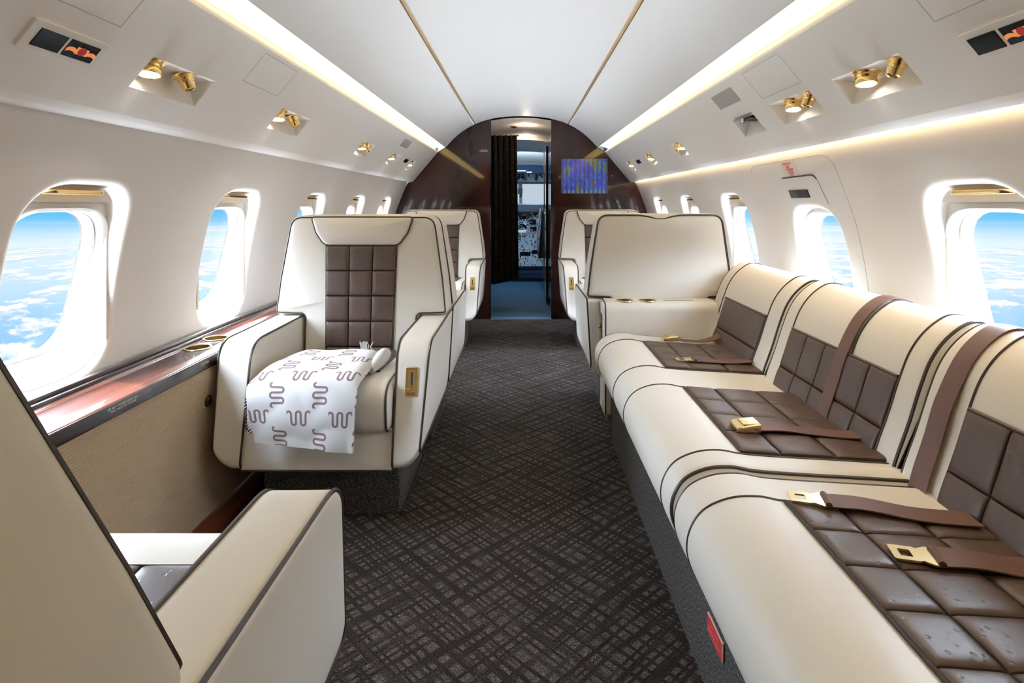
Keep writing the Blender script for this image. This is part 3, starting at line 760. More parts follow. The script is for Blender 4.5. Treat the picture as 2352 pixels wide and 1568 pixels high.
def wtext(body, size, y, z, m, parent, off):
    n = Vector((1, 0, 0)); up = (wp(y, z + .02) - wp(y, z - .02)).normalized()
    M = frame(wp(y, z, .0018) - off, (0, -1, 0), up); return text_mesh('placard_text', body, size, M, m, parent, .0003)
wtext('EMERGENCY', .0125, 2.245, 1.2115, m_red, th, th.location); wtext('EXIT', .0125, 2.245, 1.199, m_red, th, th.location)
wtext('PULL TAB DOWN', .0075, 2.235, 1.190, m_red, th, th.location); wtext('PULL COVER', .0075, 2.235, 1.182, m_red, th, th.location)
wtext('PULL HANDLE', .0075, 2.235, 1.174, m_red, th, th.location); wtext('PULL IN', .0075, 2.235, 1.166, m_red, th, th.location)
tag(th, 'small white placard with red EMERGENCY EXIT lettering on right wall', 'placard')
ol = rpoly([(2.165, 1.075, .003), (2.315, 1.075, .003), (2.315, 1.107, .003), (2.165, 1.107, .003)], 3, .02)
g = MB(); g.slab(ol, -.001, .003, .0008, lambda u, v, w: wp(u, v, w)); tag(make('exit_sign', g, m_screen), 'dark unlit rectangular sign above the right emergency window', 'sign')

# ------------------------------------------------------------------ forward bulkhead
def prof_half():
    pr = [(0, cz2(0))]
    pr = [(x_, cz2(x_) - .0) for x_ in (.28, .34, .40, .46, .52, .58, .64, .69)] + [(.76, 1.53)] + [(.98, 1.265), (1.03, 1.25)] + [(Xw(z), z) for z in (1.2, 1.1, 1.0, .9, .8, .7, .6, .5)] + [(1.205, 0)]
    return pr
for s in (-1, 1):
    jamb = -.283 if s < 0 else .273
    pr = [(s * a, b) for a, b in prof_half()]; pr[0] = (jamb, pr[0][1])
    o = pr + [(jamb, 0)]
    g = MB(); n = len(o)
    ol = [(a, b) for a, b in o]
    g.add([(a, YB, b) for a, b in ol] + [(a, YB + .05, b) for a, b in ol], [tuple(range(n)), tuple(range(n, 2 * n))[::-1]] + [(i, (i + 1) % n, n + (i + 1) % n, n + i) for i in range(n)])
    struct('wall_front_left' if s < 0 else 'wall_front_right', g, m_bulk, flat=True)
    g = MB(); g.box(jamb - .004 if s < 0 else jamb - .004, jamb + .004, YB - .004, YB + .055, 0, 1.82)
    struct('trim_%d' % kk, g, m_gloss_black); kk += 1
# thin shadow edge around the bulkhead
g = MB(); o = [(s_ * a, b) for s_ in (-1,) for a, b in prof_half()[::-1]][2:-1] ; g.tube([(a, YB - .002, b) for a, b in o], .004, 5)
o2 = [(a, b) for a, b in prof_half()][1:-2]; g.tube([(a, YB - .002, b) for a, b in o2], .004, 5); struct('trim_%d' % kk, g, m_black); kk += 1
# screen
th = empty('wall_screen', (.363, YB - .012, 1.15))
g = MB(); ol = rpoly([(-.004, -.004, .003), (.426, -.004, .003), (.426, .318, .003), (-.004, .318, .003)], 3, .1); g.slab(ol, .011, .002, .002, lambda u, v, w: (u, w, v)); make('frame', g, m_black, th)
g = MB(); g.grid(lambda u, v: (.42 * u, .0005, .314 * v), 1, 1); make('display', g, m_map, th, flat=True)
tag(th, 'flat screen with blue and green world map on right dark bulkhead', 'screen')
th = empty('bulkhead_notice', (-.345, YB - .001, 1.54))
text_mesh('printed_text', 'NO SMOKING\nFASTEN SEAT BELT', .0095, frame((0, 0, 0), (1, 0, 0), (0, 0, 1)), m_text, th)
tag(th, 'tiny white printed notice on left dark bulkhead beside the doorway', 'notice')
g = MB(); g.lathe([(0, .006), (.004, .005), (.006, 0)], (.83, YB, 1.31), (0, -1, 0), 12); tag(make('screw_cap', g, m_chrome), 'tiny silver stud on the bulkhead right of the screen', 'stud')
# unseen aft bulkhead, set close and dark to shade the foreground chair
g = MB(); g.box(-1.33, 1.33, YA - .05, YA, 0, 1.95); struct('wall_back', g, m_bulk)

# ------------------------------------------------------------------ vestibule and cockpit
VY = YB + .05
g = MB(); g.box(-.95, .95, VY, 9.2, -.03, -.001); struct('floor_vestibule', g, m_bluefloor)
th = MB(); th.box(-.28, .272, YB - .035, VY + .01, 0, .008); struct('trim_%d' % kk, th, mat('sill_blue_metal', (.25, .42, .60), .3, .7)); kk += 1
g = MB(); g.box(-.36, -.34, VY, 6.35, 0, 1.9); struct('wall_vestibule_left', g, m_gloss_black)
g = MB(); g.box(.295, .32, VY, 6.5, 0, 1.9); struct('wall_vestibule_right', g, m_bulk)
def vz(x, top=1.80): return top - .35 * x * x
g = MB(); g.grid(lambda u, v: (-.36 + .72 * u, VY + (6.35 - VY) * v, vz(-.36 + .72 * u, 1.850 - .038 * v)), 12, 1)
g.grid(lambda u, v: (-.36 + .72 * u, 6.35, vz(-.36 + .72 * u, 1.812) - .03 + .2 * v), 12, 1)
struct('ceiling_vestibule', g, mat('vestibule_beige', (.80, .69, .60), .8, spec=.2))
g = MB(); g.grid(lambda u, v: (-.95 + 1.9 * u, 6.36 + 1.75 * v, 1.80 - .25 * v ** 1.5 - .25 * (-.95 + 1.9 * u) ** 2), 12, 6)
g.box(-.95, -.36, 6.34, 6.36, 0, 1.9); g.box(.32, .95, 6.49, 6.51, 0, 1.9)
struct('ceiling_cockpit', g, m_ceil)
g = MB(); g.box(-.97, -.95, 6.3, 9.2, 0, 1.9); g.box(.95, .97, 6.3, 9.2, 0, 1.9); struct('wall_cockpit', g, m_navy)
for x_, y_, r in ((.045, 5.55, .03), (.05, 6.25, .025)):
    th = empty('downlight', (x_, y_, vz(x_, 1.850 - .038 * (y_ - VY) / 1.16)))
    g = MB(); g.lathe([(r + .012, .0), (r + .010, -.004), (r, -.003)], n=24); make('rim', g, m_gold, th)
    g = MB(); g.lathe([(0, -.001), (r, -.002)], n=24); make('lens', g, m_lens, th)
    tag(th, 'round lit downlight in vestibule ceiling, %s of two' % ('nearer' if y_ < 6 else 'farther'), 'downlight')
    l_ = bpy.data.lights.new('downlight_bulb', 'POINT'); o = bpy.data.objects.new('downlight_bulb', l_); COL.objects.link(o)
    l_.energy = 1.1; l_.color = (1.0, .86, .70); l_.shadow_soft_size = .02; o.location = (x_, y_, 1.765)
g = MB(); g.box(-.095, -.05, 5.62, 5.70, 1.822, 1.8265); tag(make('ceiling_vent', g, m_black), 'small dark square vent in vestibule ceiling', 'vent')
# curtain
g = MB()
def cf(u, v):
    x_ = -.325 + .275 * u + .02 * (1 - v) * u; return (x_, 5.93 + .022 * math.sin(u * 30) + .01 * math.sin(u * 71), .20 + .06 * u + (1.775 - .20 - .06 * u) * v)
g.grid(cf, 90, 20)
cu = make('curtain', g, m_curtain); tag(cu, 'dark brown pleated curtain drawn aside at left of cockpit passage', 'curtain')
md = cu.modifiers.new('thickness', 'SOLIDIFY'); md.thickness = .004
g = MB(); g.tube([(-.335, 5.93, 1.785 - .03), (-.03, 5.93, 1.785 - .01)], .006, 8); tag(make('curtain_rail', g, m_black), 'thin dark rail carrying the cockpit curtain', 'rail')
# dark folding door, open against the right wall
th = empty('folding_door', (.27, 5.6, 0))
g = MB(); g.box(-.012, .012, .30, .78, .03, 1.66); make('leaf', g, m_gloss_black, th)
g = MB(); g.box(-.016, -.011, .26, .30, .25, 1.66); g.box(-.018, -.010, .775, .785, .03, 1.66); make('edge_strip', g, m_chrome, th)
g = MB(); g.lathe([(0, .02), (.012, .018), (.014, 0)], (-.012, .34, .95), (-1, 0, 0), 12); make('handle', g, m_chrome, th)
tag(th, 'black glossy folding door standing open at right of cockpit passage', 'door')
# cockpit seat
th = empty('cockpit_seat', (.40, 7.0, 0))
ol = rpoly([(-.19, .45, .05), (.2, .45, .05), (.18, 1.02, .08), (-.14, 1.02, .08)], 5, .06); g = MB(); g.slab(ol, -.06, .06, .03, lambda u, v, w: (u, w, v)); make('backrest', g, m_black, th)
g = MB(); g.tube([(-.20, -.03, .48), (-.205, -.03, .7), (-.16, -.03, 1.0)], .012, 8); make('backrest_trim', g, m_white, th)
g = MB(); g.box(-.19, .2, -.05, .45, .38, .47); g.box(-.12, .12, .05, .3, 0, .38); make('seat_pan', g, m_black, th)
tag(th, 'black cockpit seat with white edge, partly behind the folding door', 'seat')
# instrument panel
th = empty('instrument_panel', (0, 8.0, 0))
g = MB(); g.box(-.95, .95, 0, .25, .62, .93); make('main_panel', g, m_panelblue, th)
g = MB(); g.add([(-.35, -.45, .22), (.35, -.45, .22), (.35, -.02, .62), (-.35, -.02, .62), (-.35, .1, .1), (.35, .1, .1)], [(0, 1, 2, 3), (0, 4, 5, 1), (1, 5, 2), (0, 3, 4)]); make('centre_pedestal', g, m_panelgrey, th)
g = MB(); ol = rpoly([(-.12, .93, .02), (-.10, 1.035, .03), (.3, 1.06, .02), (.3, .93, .01)], 4, .05); g.slab(ol, -.95, .95, .005, lambda u, v, w: (w, u, v)); make('glareshield', g, mat('glareshield', (.03, .05, .07), .6), th)
rnd = random.Random(3)
def knobs(cols, n, f, sz):
    for m_, nn in cols:
        g = MB()
        for _ in range(nn):
            u, v = rnd.random(), rnd.random(); c = f(u, v); a = sz * (.5 + rnd.random())
            g.box(c[0] - a, c[0] + a, c[1] - .012, c[1], c[2] - a * .7, c[2] + a * .7)
        o = make('switches', g, m_, th); o['kind'] = 'stuff'
mk_ = lambda n, c, e=.4: mat(n, c, .5, emit=c, es=e * .5)
m_sw, m_sr, m_sg, m_sy = mk_('lamp_white', (.7, .75, .8), .3), mk_('lamp_red', (.8, .12, .08)), mk_('lamp_green', (.15, .6, .35)), mk_('lamp_amber', (.8, .55, .12))
knobs([(m_black, 60), (m_sw, 40), (m_navy, 50), (m_sr, 10), (m_sg, 12), (m_sy, 10)], 0, lambda u, v: (-.12 + .42 * round(u * 22) / 22, -.001, .64 + .28 * round(v * 16) / 16), .0065)
knobs([(m_black, 60), (m_sw, 40), (m_navy, 50), (m_sr, 5)], 0, lambda u, v: (-.12 + .42 * u, -.45 + .43 * v - .012, .22 + .4 * v + .012), .007)
for (x_, z_, w_, h_) in ((.02, .86, .10, .05), (.16, .80, .09, .07), (.02, .74, .10, .06), (.17, .70, .08, .05), (-.10, .8, .08, .08)):
    g = MB(); g.box(x_ - w_ / 2, x_ + w_ / 2, -.008, 0, z_ - h_ / 2, z_ + h_ / 2); make('display', g, m_screen, th)
g = MB(); g.box(-.02, .12, -.33, -.30, .36, .40); g.box(.14, .28, -.30, -.28, .38, .42); make('radio_display', g, m_screen, th)
g = MB(); g.tube([(.0, -.05, .60), (.0, -.10, .66)], .01, 8); g.box(-.05, .06, -.13, -.10, .655, .69); make('thrust_lever', g, m_sw, th)
tag(th, 'blue cockpit instrument panel crowded with switches and displays', 'instrument panel')
th = empty('overhead_panel', (0, 7.7, 1.4))
g = MB(); g.add([(-.6, 0, .17), (.6, 0, .17), (.6, .5, -.02), (-.6, .5, -.02), (-.6, .1, .22), (.6, .1, .22), (.6, .6, .15), (-.6, .6, .15)], [(0, 1, 2, 3), (4, 7, 6, 5), (0, 4, 5, 1), (2, 6, 7, 3), (0, 3, 7, 4), (1, 5, 6, 2)]); make('panel_body', g, m_panelgrey, th)
g = MB(); ol = rpoly([(-.35, .07, .02), (.35, .07, .02), (.30, .19, .06), (-.30, .19, .06)], 5, .06); g.slab(ol, -.03, .06, .01, lambda u, v, w: (u, w, v)); make('hood', g, m_navy, th)
g = MB()
for _ in range(60):
    u, v = rnd.random(), rnd.random(); a = .006 + .008 * rnd.random(); y_ = .06 + .38 * v; z_ = .17 - .38 * y_; g.box(-.3 + .6 * u - a, -.3 + .6 * u + a, y_ - a, y_ + a, z_ - .02, z_ + .005)
o = make('switches', g, m_black, th); o['kind'] = 'stuff'
g = MB(); g.box(-.07, .06, -.033, -.029, .10, .115); g.box(.07, .14, -.033, -.029, .08, .095); make('placard', g, m_sw, th)
tag(th, 'navy hooded overhead switch panel above the cockpit windscreen', 'switch panel')
g = MB(); g.box(-.97, .97, 8.6, 8.66, 0, 1.02); g.box(-.97, .97, 8.6, 8.66, 1.36, 1.9)
g.box(-.97, -.75, 8.6, 8.66, 1.02, 1.36); g.box(.75, .97, 8.6, 8.66, 1.02, 1.36); g.box(-.035, .01, 8.58, 8.66, 1.02, 1.36)
g.box(-.97, .97, 8.05, 8.66, 1.88, 1.9)
struct('wall_cockpit_front', g, m_panelgrey)
g = MB(); g.box(-.75, .75, 8.625, 8.63, 1.02, 1.36); struct('window_20', g, m_tint)
th = empty('compass', (-.02, 8.45, 1.25)); g = MB(); ol = rpoly([(-.035, -.05, .02), (.035, -.05, .02), (.035, .05, .02), (-.035, .05, .02)], 4, .03); g.slab(ol, -.03, .03, .01, lambda u, v, w: (u, w, v)); make('body', g, m_black, th)
g = MB(); g.box(-.03, .03, -.01, .15, .05, .12); make('bracket', g, m_panelgrey, th); tag(th, 'small dark standby compass hanging before the windscreen', 'compass')
area('cockpit_fill', (0, 7.0, 1.62), (0, .75, -1), .5, .2, 8, (.62, .82, 1.0))  # added fill light for the cockpit panel and floor, no fixture there

# ------------------------------------------------------------------ armchair
def sm(a): return a
def quilt(fn, nu, nv, H=.008, res=9, ex=6):
    """fn(u,v) -> (point, normal); tufted squares with stitched seams"""
    g = MB(); loc = [0, .018, .05, .11, .22, .36, .5, .64, .78, .89, .95, .982]
    us = [(i + f) / nu for i in range(nu) for f in loc] + [1.0]; vs = [(i + f) / nv for i in range(nv) for f in loc] + [1.0]
    def cell(t, n):
        f = (t * n) % 1.0; return 1 - abs(2 * f - 1) ** 9
    vv = []
    for v in vs:
        for u in us:
            p, n = fn(u, v); h = H * math.sqrt(max(0, cell(min(u, .999999), nu) * cell(min(v, .999999), nv)))
            if u in (0, 1) or v in (0, 1): h = -.002
            vv.append(Vector(p) + Vector(n) * h)
    N = len(us); ff = []; g.mi = []
    for j in range(len(vs) - 1):
        for i in range(N - 1):
            ff.append((j * N + i, j * N + i + 1, (j + 1) * N + i + 1, (j + 1) * N + i))
            g.mi.append(1 if (i % 12 in (0, 11) or j % 12 in (0, 11)) else 0)
    g.add(vv, ff); return g
m_stitch = mat('seam_thread', (.018, .011, .009), .7)
CZ = .600; ZB = .213   # arm top, underside
def sl(z): return -.085 * (CZ - z) / (CZ - ZB)
def build_chair():
    th = empty('cabin_armchair')
    # --- arms
    for s in (-1, 1):
        arm = MB(); xi, xo = .234, .350
        def side(x, sh):   # side outline at lateral position x (shrunk by sh)
            R = .085; zb = ZB
            if x > xo - R: zb += R - math.sqrt(max(0, R * R - (x - (xo - R)) ** 2))
            o = rpoly([(-.085, ZB, .03), (0, CZ, .09), (.57, CZ + .003, .025), (.57, ZB, .05)], 7, .04)
            o = inset(o, sh)
            out = []
            for y_, z_ in o:
                z2 = CZ - (CZ - z_) * (CZ - zb) / (CZ - ZB)
                out.append((y_, z2))
            return out
        rings = []; rr = .014
        st = []
        for q in range(5): t = q / 4 * PI / 2; st.append((xi + rr * (1 - math.cos(t)), rr * (1 - math.sin(t))))
        for q in range(1, 9): st.append((xi + rr + (xo - xi - 2 * rr) * q / 9, 0))
        for q in range(5): t = q / 4 * PI / 2; st.append((xo - rr * (1 - math.sin(t)), rr * (1 - math.cos(t))))
        def fl(x, z): return s * (x + (.0 if x < .24 else (x - .228) / .114 * ((z - CZ) * .06)))
        for x_, sh in st: rings.append([(fl(x_, z_), y_, z_) for y_, z_ in side(x_, sh)])
        for k_, (x_, sh) in ((0, st[0]), (1, st[-1])):
            base = side(x_, sh); cy = sum(p[0] for p in base) / len(base); cz = sum(p[1] for p in base) / len(base)
            caps = [[(fl(x_ + (.004 if k_ else -.001) * (1 - f ** 2), cz + (p[1] - cz) * f), cy + (p[0] - cy) * f, cz + (p[1] - cz) * f) for p in base] for f in (.9, .7, .4, .1)]
            rings = rings + caps if k_ else caps[::-1] + rings
        arm.loft(rings, True, True, True)
        A = make('armrest', arm, m_leather, th, ang=60)
        pi = MB()
        for x_, e in ((xo - .006, .0), (xi + .006, 0)):
            o = side(x_, .001)
            pi.tube([(fl(x_ + (.0015 if x_ > .3 else -.0015), z_), y_, z_) for y_, z_ in o], .0036, 7, True)
        make('piping', pi, m_pipe, A)
    # --- front and under panel
    g = MB(); ol = rpoly([(-.238, ZB, .004), (.238, ZB, .004), (.238, .335, .004), (-.238, .335, .004)], 3, .05)
    g.slab(ol, .008, .54, .006, lambda u, v, w: (u, w + (sl(v) if w < .2 else 0), v), b0=.004); F = make('front_panel', g, m_leather, th)
    pi = MB(); pi.tube([(-.231, .004 + sl(ZB), ZB + .002), (.231, .004 + sl(ZB), ZB + .002)], .0034, 6)
    make('piping', pi, m_pipe, F)
    # --- seat cushion
    o = rpoly([(-.080, .322, .045), (-.090, .480, .075), (.06, .484, .05), (.44, .462, .02), (.44, .33, .02)], 7, .03)
    g = MB(); g.slab(o, -.231, .231, .03, lambda y_, z_, x_: (x_, y_, z_)); C = make('seat_cushion', g, m_leather, th, ang=60)
    pi = MB(); oo = [p for p in inset(o, .004)]
    for s in (-1, 1): pi.tube([(s * .219, y_, z_) for y_, z_ in oo], .0036, 7, True)
    make('piping', pi, m_pipe, C)
    q = quilt(lambda u, v: (((u - .5) * .33, .055 + .345 * v, .4835 - .022 * v * 1.0 + .001), (0, 0, 1)), 3, 3, .009); make('seat_panel', q, m_brown, C, ang=70)
    pi = MB(); pi.tube([(-.165, .40, .466), (-.165, .055, .486), (.165, .055, .486), (.165, .40, .466)], .0035, 6); make('piping', pi, m_pipe, C)
    # --- backrest: winged upper shell and narrow lower part
    def yy(z): return .010 + (z - .6) * .08
    o = rpoly([(-.350, .607, .022), (-.231, .603, .012), (-.231, .43, .02), (.231, .43, .02), (.231, .603, .012), (.350, .607, .022), (.335, .75, .05), (.296, 1.006, .06), (-.296, 1.006, .06), (-.335, .75, .05)], 8, .035)
    g = MB(); g.slab(o, .40, .566, .026, lambda x_, z_, y_: (x_, y_ + (yy(z_) if y_ < .5 else yy(z_) * .3), z_), b0=.006, b1=.008)
    B = make('backrest', g, m_leather, th, ang=60)
    pi = MB(); of = inset(o, .010)
    pi.tube([(x_, .406 + yy(z_), z_) for x_, z_ in of], .0036, 7, True)
    of2 = inset(o, .007)
    def notch(x_, z_): return z_ - (.020 * math.exp(-((x_) / .055) ** 2) if z_ > .98 else 0)
    pi.tube([(x_, .562 + yy(z_) * .3, notch(x_, z_)) for x_, z_ in of2], .0042, 7, True)
    make('piping', pi, m_pipe, B)
    # brown quilted centre
    def bq(u, v):
        z_ = .385 + (.883 - .385) * v; hw = .128 + .014 * v
        return ((hw * (1 - 2 * u), .3915 + yy(z_), z_), (0, -1, 0))
    q = quilt(bq, 3, 5, .010, 10); make('back_panel', q, m_brown, B, ang=70)
    pi = MB(); pi.tube([(-.130, .391 + yy(.42), .42), (-.1425, .392 + yy(.883), .883), (.1425, .392 + yy(.883), .883), (.130, .391 + yy(.42), .42)], .0035, 6); make('piping', pi, m_pipe, B)
    # headrest pillow
    oh = rpoly([(-.207, .999, .012), (.207, .999, .012), (.186, .935, .05), (.150, .884, .045), (-.150, .884, .045), (-.186, .935, .05)], 7, .03)
    g = MB(); g.slab(oh, .382, .44, .016, lambda x_, z_, y_: (x_, y_ + yy(z_), z_), b0=.008); Hd = make('headrest', g, m_leather, B, ang=60)
    oo = inset(oh, .001); pi = MB(); pi.tube([(x_, .392 + yy(z_), z_) for x_, z_ in oo if z_ < .9985 or True], .0036, 6, True); make('piping', pi, m_pipe, Hd)
    # pedestal
    g = MB(); ol = rpoly([(-.235, .075, .015), (.235, .075, .015), (.235, .50, .015), (-.235, .50, .015)], 3, .1); g.slab(ol, 0, .214, .002, lambda u, v, w: (u + (.0 if w > .1 else 0), v - (.01 if w < .02 else 0), w)); P = make('pedestal', g, m_basec, th, ang=30)
    g = MB(); ol = rpoly([(-.243, .066, .015), (.243, .066, .015), (.243, .508, .015), (-.243, .508, .015)], 3, .1); g.slab(ol, 0, .006, .002, lambda u, v, w: (u, v, w)); make('base_flange', g, m_black, P)
    return th
def latch(th, s):
    off = s * .290; zc = .478
    def Q(u, v, w): return (u + off, w + sl(v + zc) , v + zc)
    def bx(x0, x1, y0, y1, z0, z1):
        g = MB(); g.box(x0, x1, y0, y1, z0, z1); g.v = [Q(p[0], p[2], p[1]) for p in g.v]; return g
    g = MB(); ol = rpoly([(-.020, -.045, .004), (.020, -.045, .004), (.020, .045, .004), (-.020, .045, .004)], 3, .05)
    g.slab(ol, .002, -.005, .0015, Q); L = make('recline_handle', g, m_gold, th)
    make('inner_plate', bx(-.011, .013, -.0062, -.004, -.016, .036), m_gold_pale, L)
    make('slot', bx(-.001, .004, -.0070, -.006, -.008, .030), m_black, L)
    g = bx(-.016, .016, -.009, -.004, -.026, -.020); h = bx(-.003, .005, -.010, -.006, -.024, -.008); g.add(h.v, h.f); make('lever', g, m_gold, L)
    make('label_plate', bx(-.014, .014, -.0062, -.005, -.040, -.030), mat('brass_dark', (.35, .2, .08), .3, .9), L)
CH = [
    (-.645, 1.84, 0, 1, 'cream and brown quilted armchair holding the folded patterned blanket'),
    (-.645, 3.02, PI, -1, 'cream armchair seen from behind, back to back with the blanket chair'),
    (-.645, 4.08, 0, 1, 'cream armchair against left bulkhead, facing the viewer'),
    (.650, 4.08, 0, -1, 'cream armchair in front of the screen bulkhead, facing the viewer'),
    (.655, 3.23, PI, 1, 'cream armchair with its wide plain back toward the sofa end'),
    (-.645, .93, PI, -1, 'large cropped cream armchair in the left foreground, seen from behind'),
]
c0 = build_chair(); chairs = []
for i, (x_, y_, rz, ls, lab) in enumerate(CH):
    c = c0 if i == 0 else copy_tree(c0)
    c.location = (x_, y_, 0); c.rotation_euler = (0, 0, rz); chairs.append(tag(c, lab, 'armchair', 'cream leather armchairs'))
for c, q in zip(chairs, CH): latch(c, q[3])
def recline(c, ang):
    B = [o for o in c.children if o.name.startswith('backrest')][0]; p = Vector((0, .47, .60))
    M = Matrix.Translation(p) @ Matrix.Rotation(-ang, 4, 'X') @ Matrix.Translation(-p)
    B.location = M.to_translation(); B.rotation_euler = M.to_euler()
recline(chairs[5], math.radians(18))

# seat belt on the foreground chair (only its tip shows)
th = empty('seat_belt', (-.70, .80, .487))
g = MB(); ol = rpoly([(-.03, -.02, .004), (.028, -.022, .004), (.028, .022, .004), (-.03, .02, .004)], 3, .02); g.slab(ol, .003, .006, .001, lambda u, v, w: (u, v, w)); make('tongue', g, m_gold_pale, th)
g = MB(); g.box(-.16, -.02, -.024, .024, .002, .0045); make('strap', g, m_strap, th)
tag(th, 'gold belt tongue on the seat of the foreground left armchair', 'seat belt')

# ------------------------------------------------------------------ blanket on the first chair
th_b = MB(); NU, NV = 56, 84
prof = cr([(2.045, .499), (2.035, .518), (2.00, .532), (1.93, .533), (1.85, .529), (1.785, .522), (1.742, .506), (1.722, .468), (1.716, .40), (1.716, .35), (1.716, .312)], 14)
Ls = [0]
for i in range(1, len(prof)): Ls.append(Ls[-1] + (prof[i] - prof[i - 1]).length)
def atl(v):
    d = v * Ls[-1]
    for i in range(len(Ls) - 1):
        if d <= Ls[i + 1] + 1e-9: return prof[i].lerp(prof[i + 1], (d - Ls[i]) / (Ls[i + 1] - Ls[i]))
    return prof[-1]
uvs = []
def bf(u, v):
    p = atl(v); xl = -.795 - .055 * math.sin(min(v * 1.6, 1) * PI / 2) + .035 * max(0, v - .6) / .4; xr = -.490 - .015 * v - .025 * max(0, v - .5)
    x_ = xl + (xr - xl) * u
    w = .0045 * noise.noise(Vector((x_ * 11, v * 4, 1.3))) * 2
    q1 = min(1, max(0, (v - .5) / .3)); q1 = q1 * q1 * (3 - 2 * q1)
    edge = -.026 * (abs(2 * u - 1) ** 10)
    hang = .014 * (1 - u) * max(0, v - .75) * 4 - .022 * u * max(0, v - .7) * 3.3
    return Vector((x_, p[0] - .004 - abs(w) * 1.2 * q1, p[1] + edge * (1 - q1) + w * (1 - q1) + hang))
front = [[bf(i / NU, j / NV) for i in range(NU + 1)] for j in range(NV + 1)]
vv = []; ff = []; UV = []
th_k = .013
for L in (0, 1):
    for j in range(NV + 1):
        for i in range(NU + 1):
            p = front[j][i]
            if L:
                a = front[min(j + 1, NV)][i] - front[max(j - 1, 0)][i]; b = front[j][min(i + 1, NU)] - front[j][max(i - 1, 0)]
                n = a.cross(b).normalized()
                if n.dot(Vector((0, -.6, .8))) < 0: n = -n
                p = p - n * th_k
            vv.append(p); UV.append((i / NU * .335, j / NV * Ls[-1]))
N1 = (NU + 1) * (NV + 1)
for j in range(NV):
    for i in range(NU):
        a = j * (NU + 1) + i; ff.append((a, a + 1, a + NU + 2, a + NU + 1)); ff.append((N1 + a, N1 + a + NU + 1, N1 + a + NU + 2, N1 + a + 1))
for j in range(NV):
    for i in (0, NU):
        a = j * (NU + 1) + i; ff.append((a, a + NU + 1, N1 + a + NU + 1, N1 + a))
for i in range(NU):
    for j in (0, NV):
        a = j * (NU + 1) + i; ff.append((a, a + 1, N1 + a + 1, N1 + a))
g = MB(); g.add(vv, ff)
bl = make('blanket', g, m_blanket, ang=80)
ul = bl.data.uv_layers.new(name='UVMap')
for lp in bl.data.loops: ul.data[lp.index].uv = UV[lp.vertex_index]
tag(bl, 'folded white blanket with brown squiggle print draped over armchair seat', 'blanket')
g = MB(); rr = random.Random(5)
for i in range(46):
    v = .02 + .93 * i / 46; p = bf(0, v) + Vector((.004, 0, -.006)); a = rr.uniform(-.5, .5)
    g.tube([p, p + Vector((-.009, a * .006, -.004)), p + Vector((-.014, a * .014, -.012))], .0010, 4)
for i in range(16):
    u = .70 + .12 * rr.random(); p = bf(u, .0); g.tube([p + Vector((0, 0, .02)), p + Vector((rr.uniform(-.004, .004), .004, .032)), p + Vector((rr.uniform(-.012, .012), .004, .038 + rr.random() * .012))], .0016, 4)
fr_ = make('fringe', g, m_fringe, bl); fr_['kind'] = 'stuff'
# rolled corner at the back right
g = MB(); pts = cr([(-.500, 1.86, .500), (-.492, 1.93, .510), (-.488, 2.00, .516), (-.49, 2.05, .502)], 6); n = len(pts)
g.tube(pts, [.012 + .012 * math.sin(PI * i / (n - 1)) for i in range(n)], 14); o = make('rolled_corner', g, m_fringe, bl)

# ------------------------------------------------------------------ sofa along the right wall
SP = cr([(.41, .300), (.352, .312), (.326, .36), (.328, .41), (.355, .452), (.405, .475), (.46, .479), (.513, .470), (.60, .463), (.72, .456), (.86, .447), (.93, .44)], 5)
SP = [(p[0], p[1]) for p in SP]; SPC = SP + [(.93, .33), (.70, .315), (.50, .30)]
BP = cr([(.842, .415), (.858, .47), (.885, .545), (.912, .63), (.938, .695), (.975, .745), (1.025, .780), (1.07, .780), (1.11, .755), (1.135, .70), (1.14, .62)], 5)
BP = [(p[0], p[1]) for p in BP]; BPC = BP + [(1.13, .42), (1.0, .40), (.90, .40)]
def sweep(closed, y0, y1, r=.028, seg=5, n=8, dip=None):
    g = MB(); rings = []
    cx = sum(p[0] for p in closed) / len(closed); cz = sum(p[1] for p in closed) / len(closed)
    L = y1 - y0
    st = [(y0 + r * (1 - math.cos(t)), r * (1 - math.sin(t))) for t in [k_ / seg * PI / 2 for k_ in range(seg + 1)]]
    st += [(y0 + r + (L - 2 * r) * k_ / n, 0) for k_ in range(1, n)]
    st += [(y1 - r * (1 - math.sin(t)), r * (1 - math.cos(t))) for t in [k_ / seg * PI / 2 for k_ in range(seg + 1)]]
    for y_, d in st: rings.append([(p[0], y_, p[1]) for p in inset(closed, d)])
    g.loft(rings, True, True, True); return g
def along(pr, x=None, z=None):
    pass
def pr_at(pr, key, val):
    for i in range(len(pr) - 1):
        a, b = pr[i][key], pr[i + 1][key]
        if (a - val) * (b - val) <= 0 and a != b:
            t = (val - a) / (b - a); return i + t
    return 0
def pr_pt(pr, s):
    i = min(int(s), len(pr) - 2); t = s - i
    p = (pr[i][0] * (1 - t) + pr[i + 1][0] * t, pr[i][1] * (1 - t) + pr[i + 1][1] * t)
    dx, dz = pr[i + 1][0] - pr[i][0], pr[i + 1][1] - pr[i][1]; L = math.hypot(dx, dz)
    return p, (-dz / L, dx / L)
sofa = empty('sofa', (.75, 1.2, 0))
def mk(name, g, m, par, **k):
    g.v = [(p[0] - .75, p[1] - 1.2, p[2]) for p in g.v]; return make(name, g, m, par, **k)
g = MB(); g.box(.40, 1.14, -.55, 2.50, 0, .315); BS = mk('base', g, m_basec, sofa)
g = MB(); g.tube([(.402, 2.497, 0), (.402, 2.497, .30)], .005, 5); g.tube([(.40, -.5, .305), (.40, 2.495, .305)], .006, 5); mk('base_edging', g, m_black, BS)
seats = [(1.222, 2.52, [(1.99, 2.365, 4), (1.31, 1.775, 4)]), (-.50, 1.212, [(.60, 1.092, 5), (-.05, .45, 5)])]
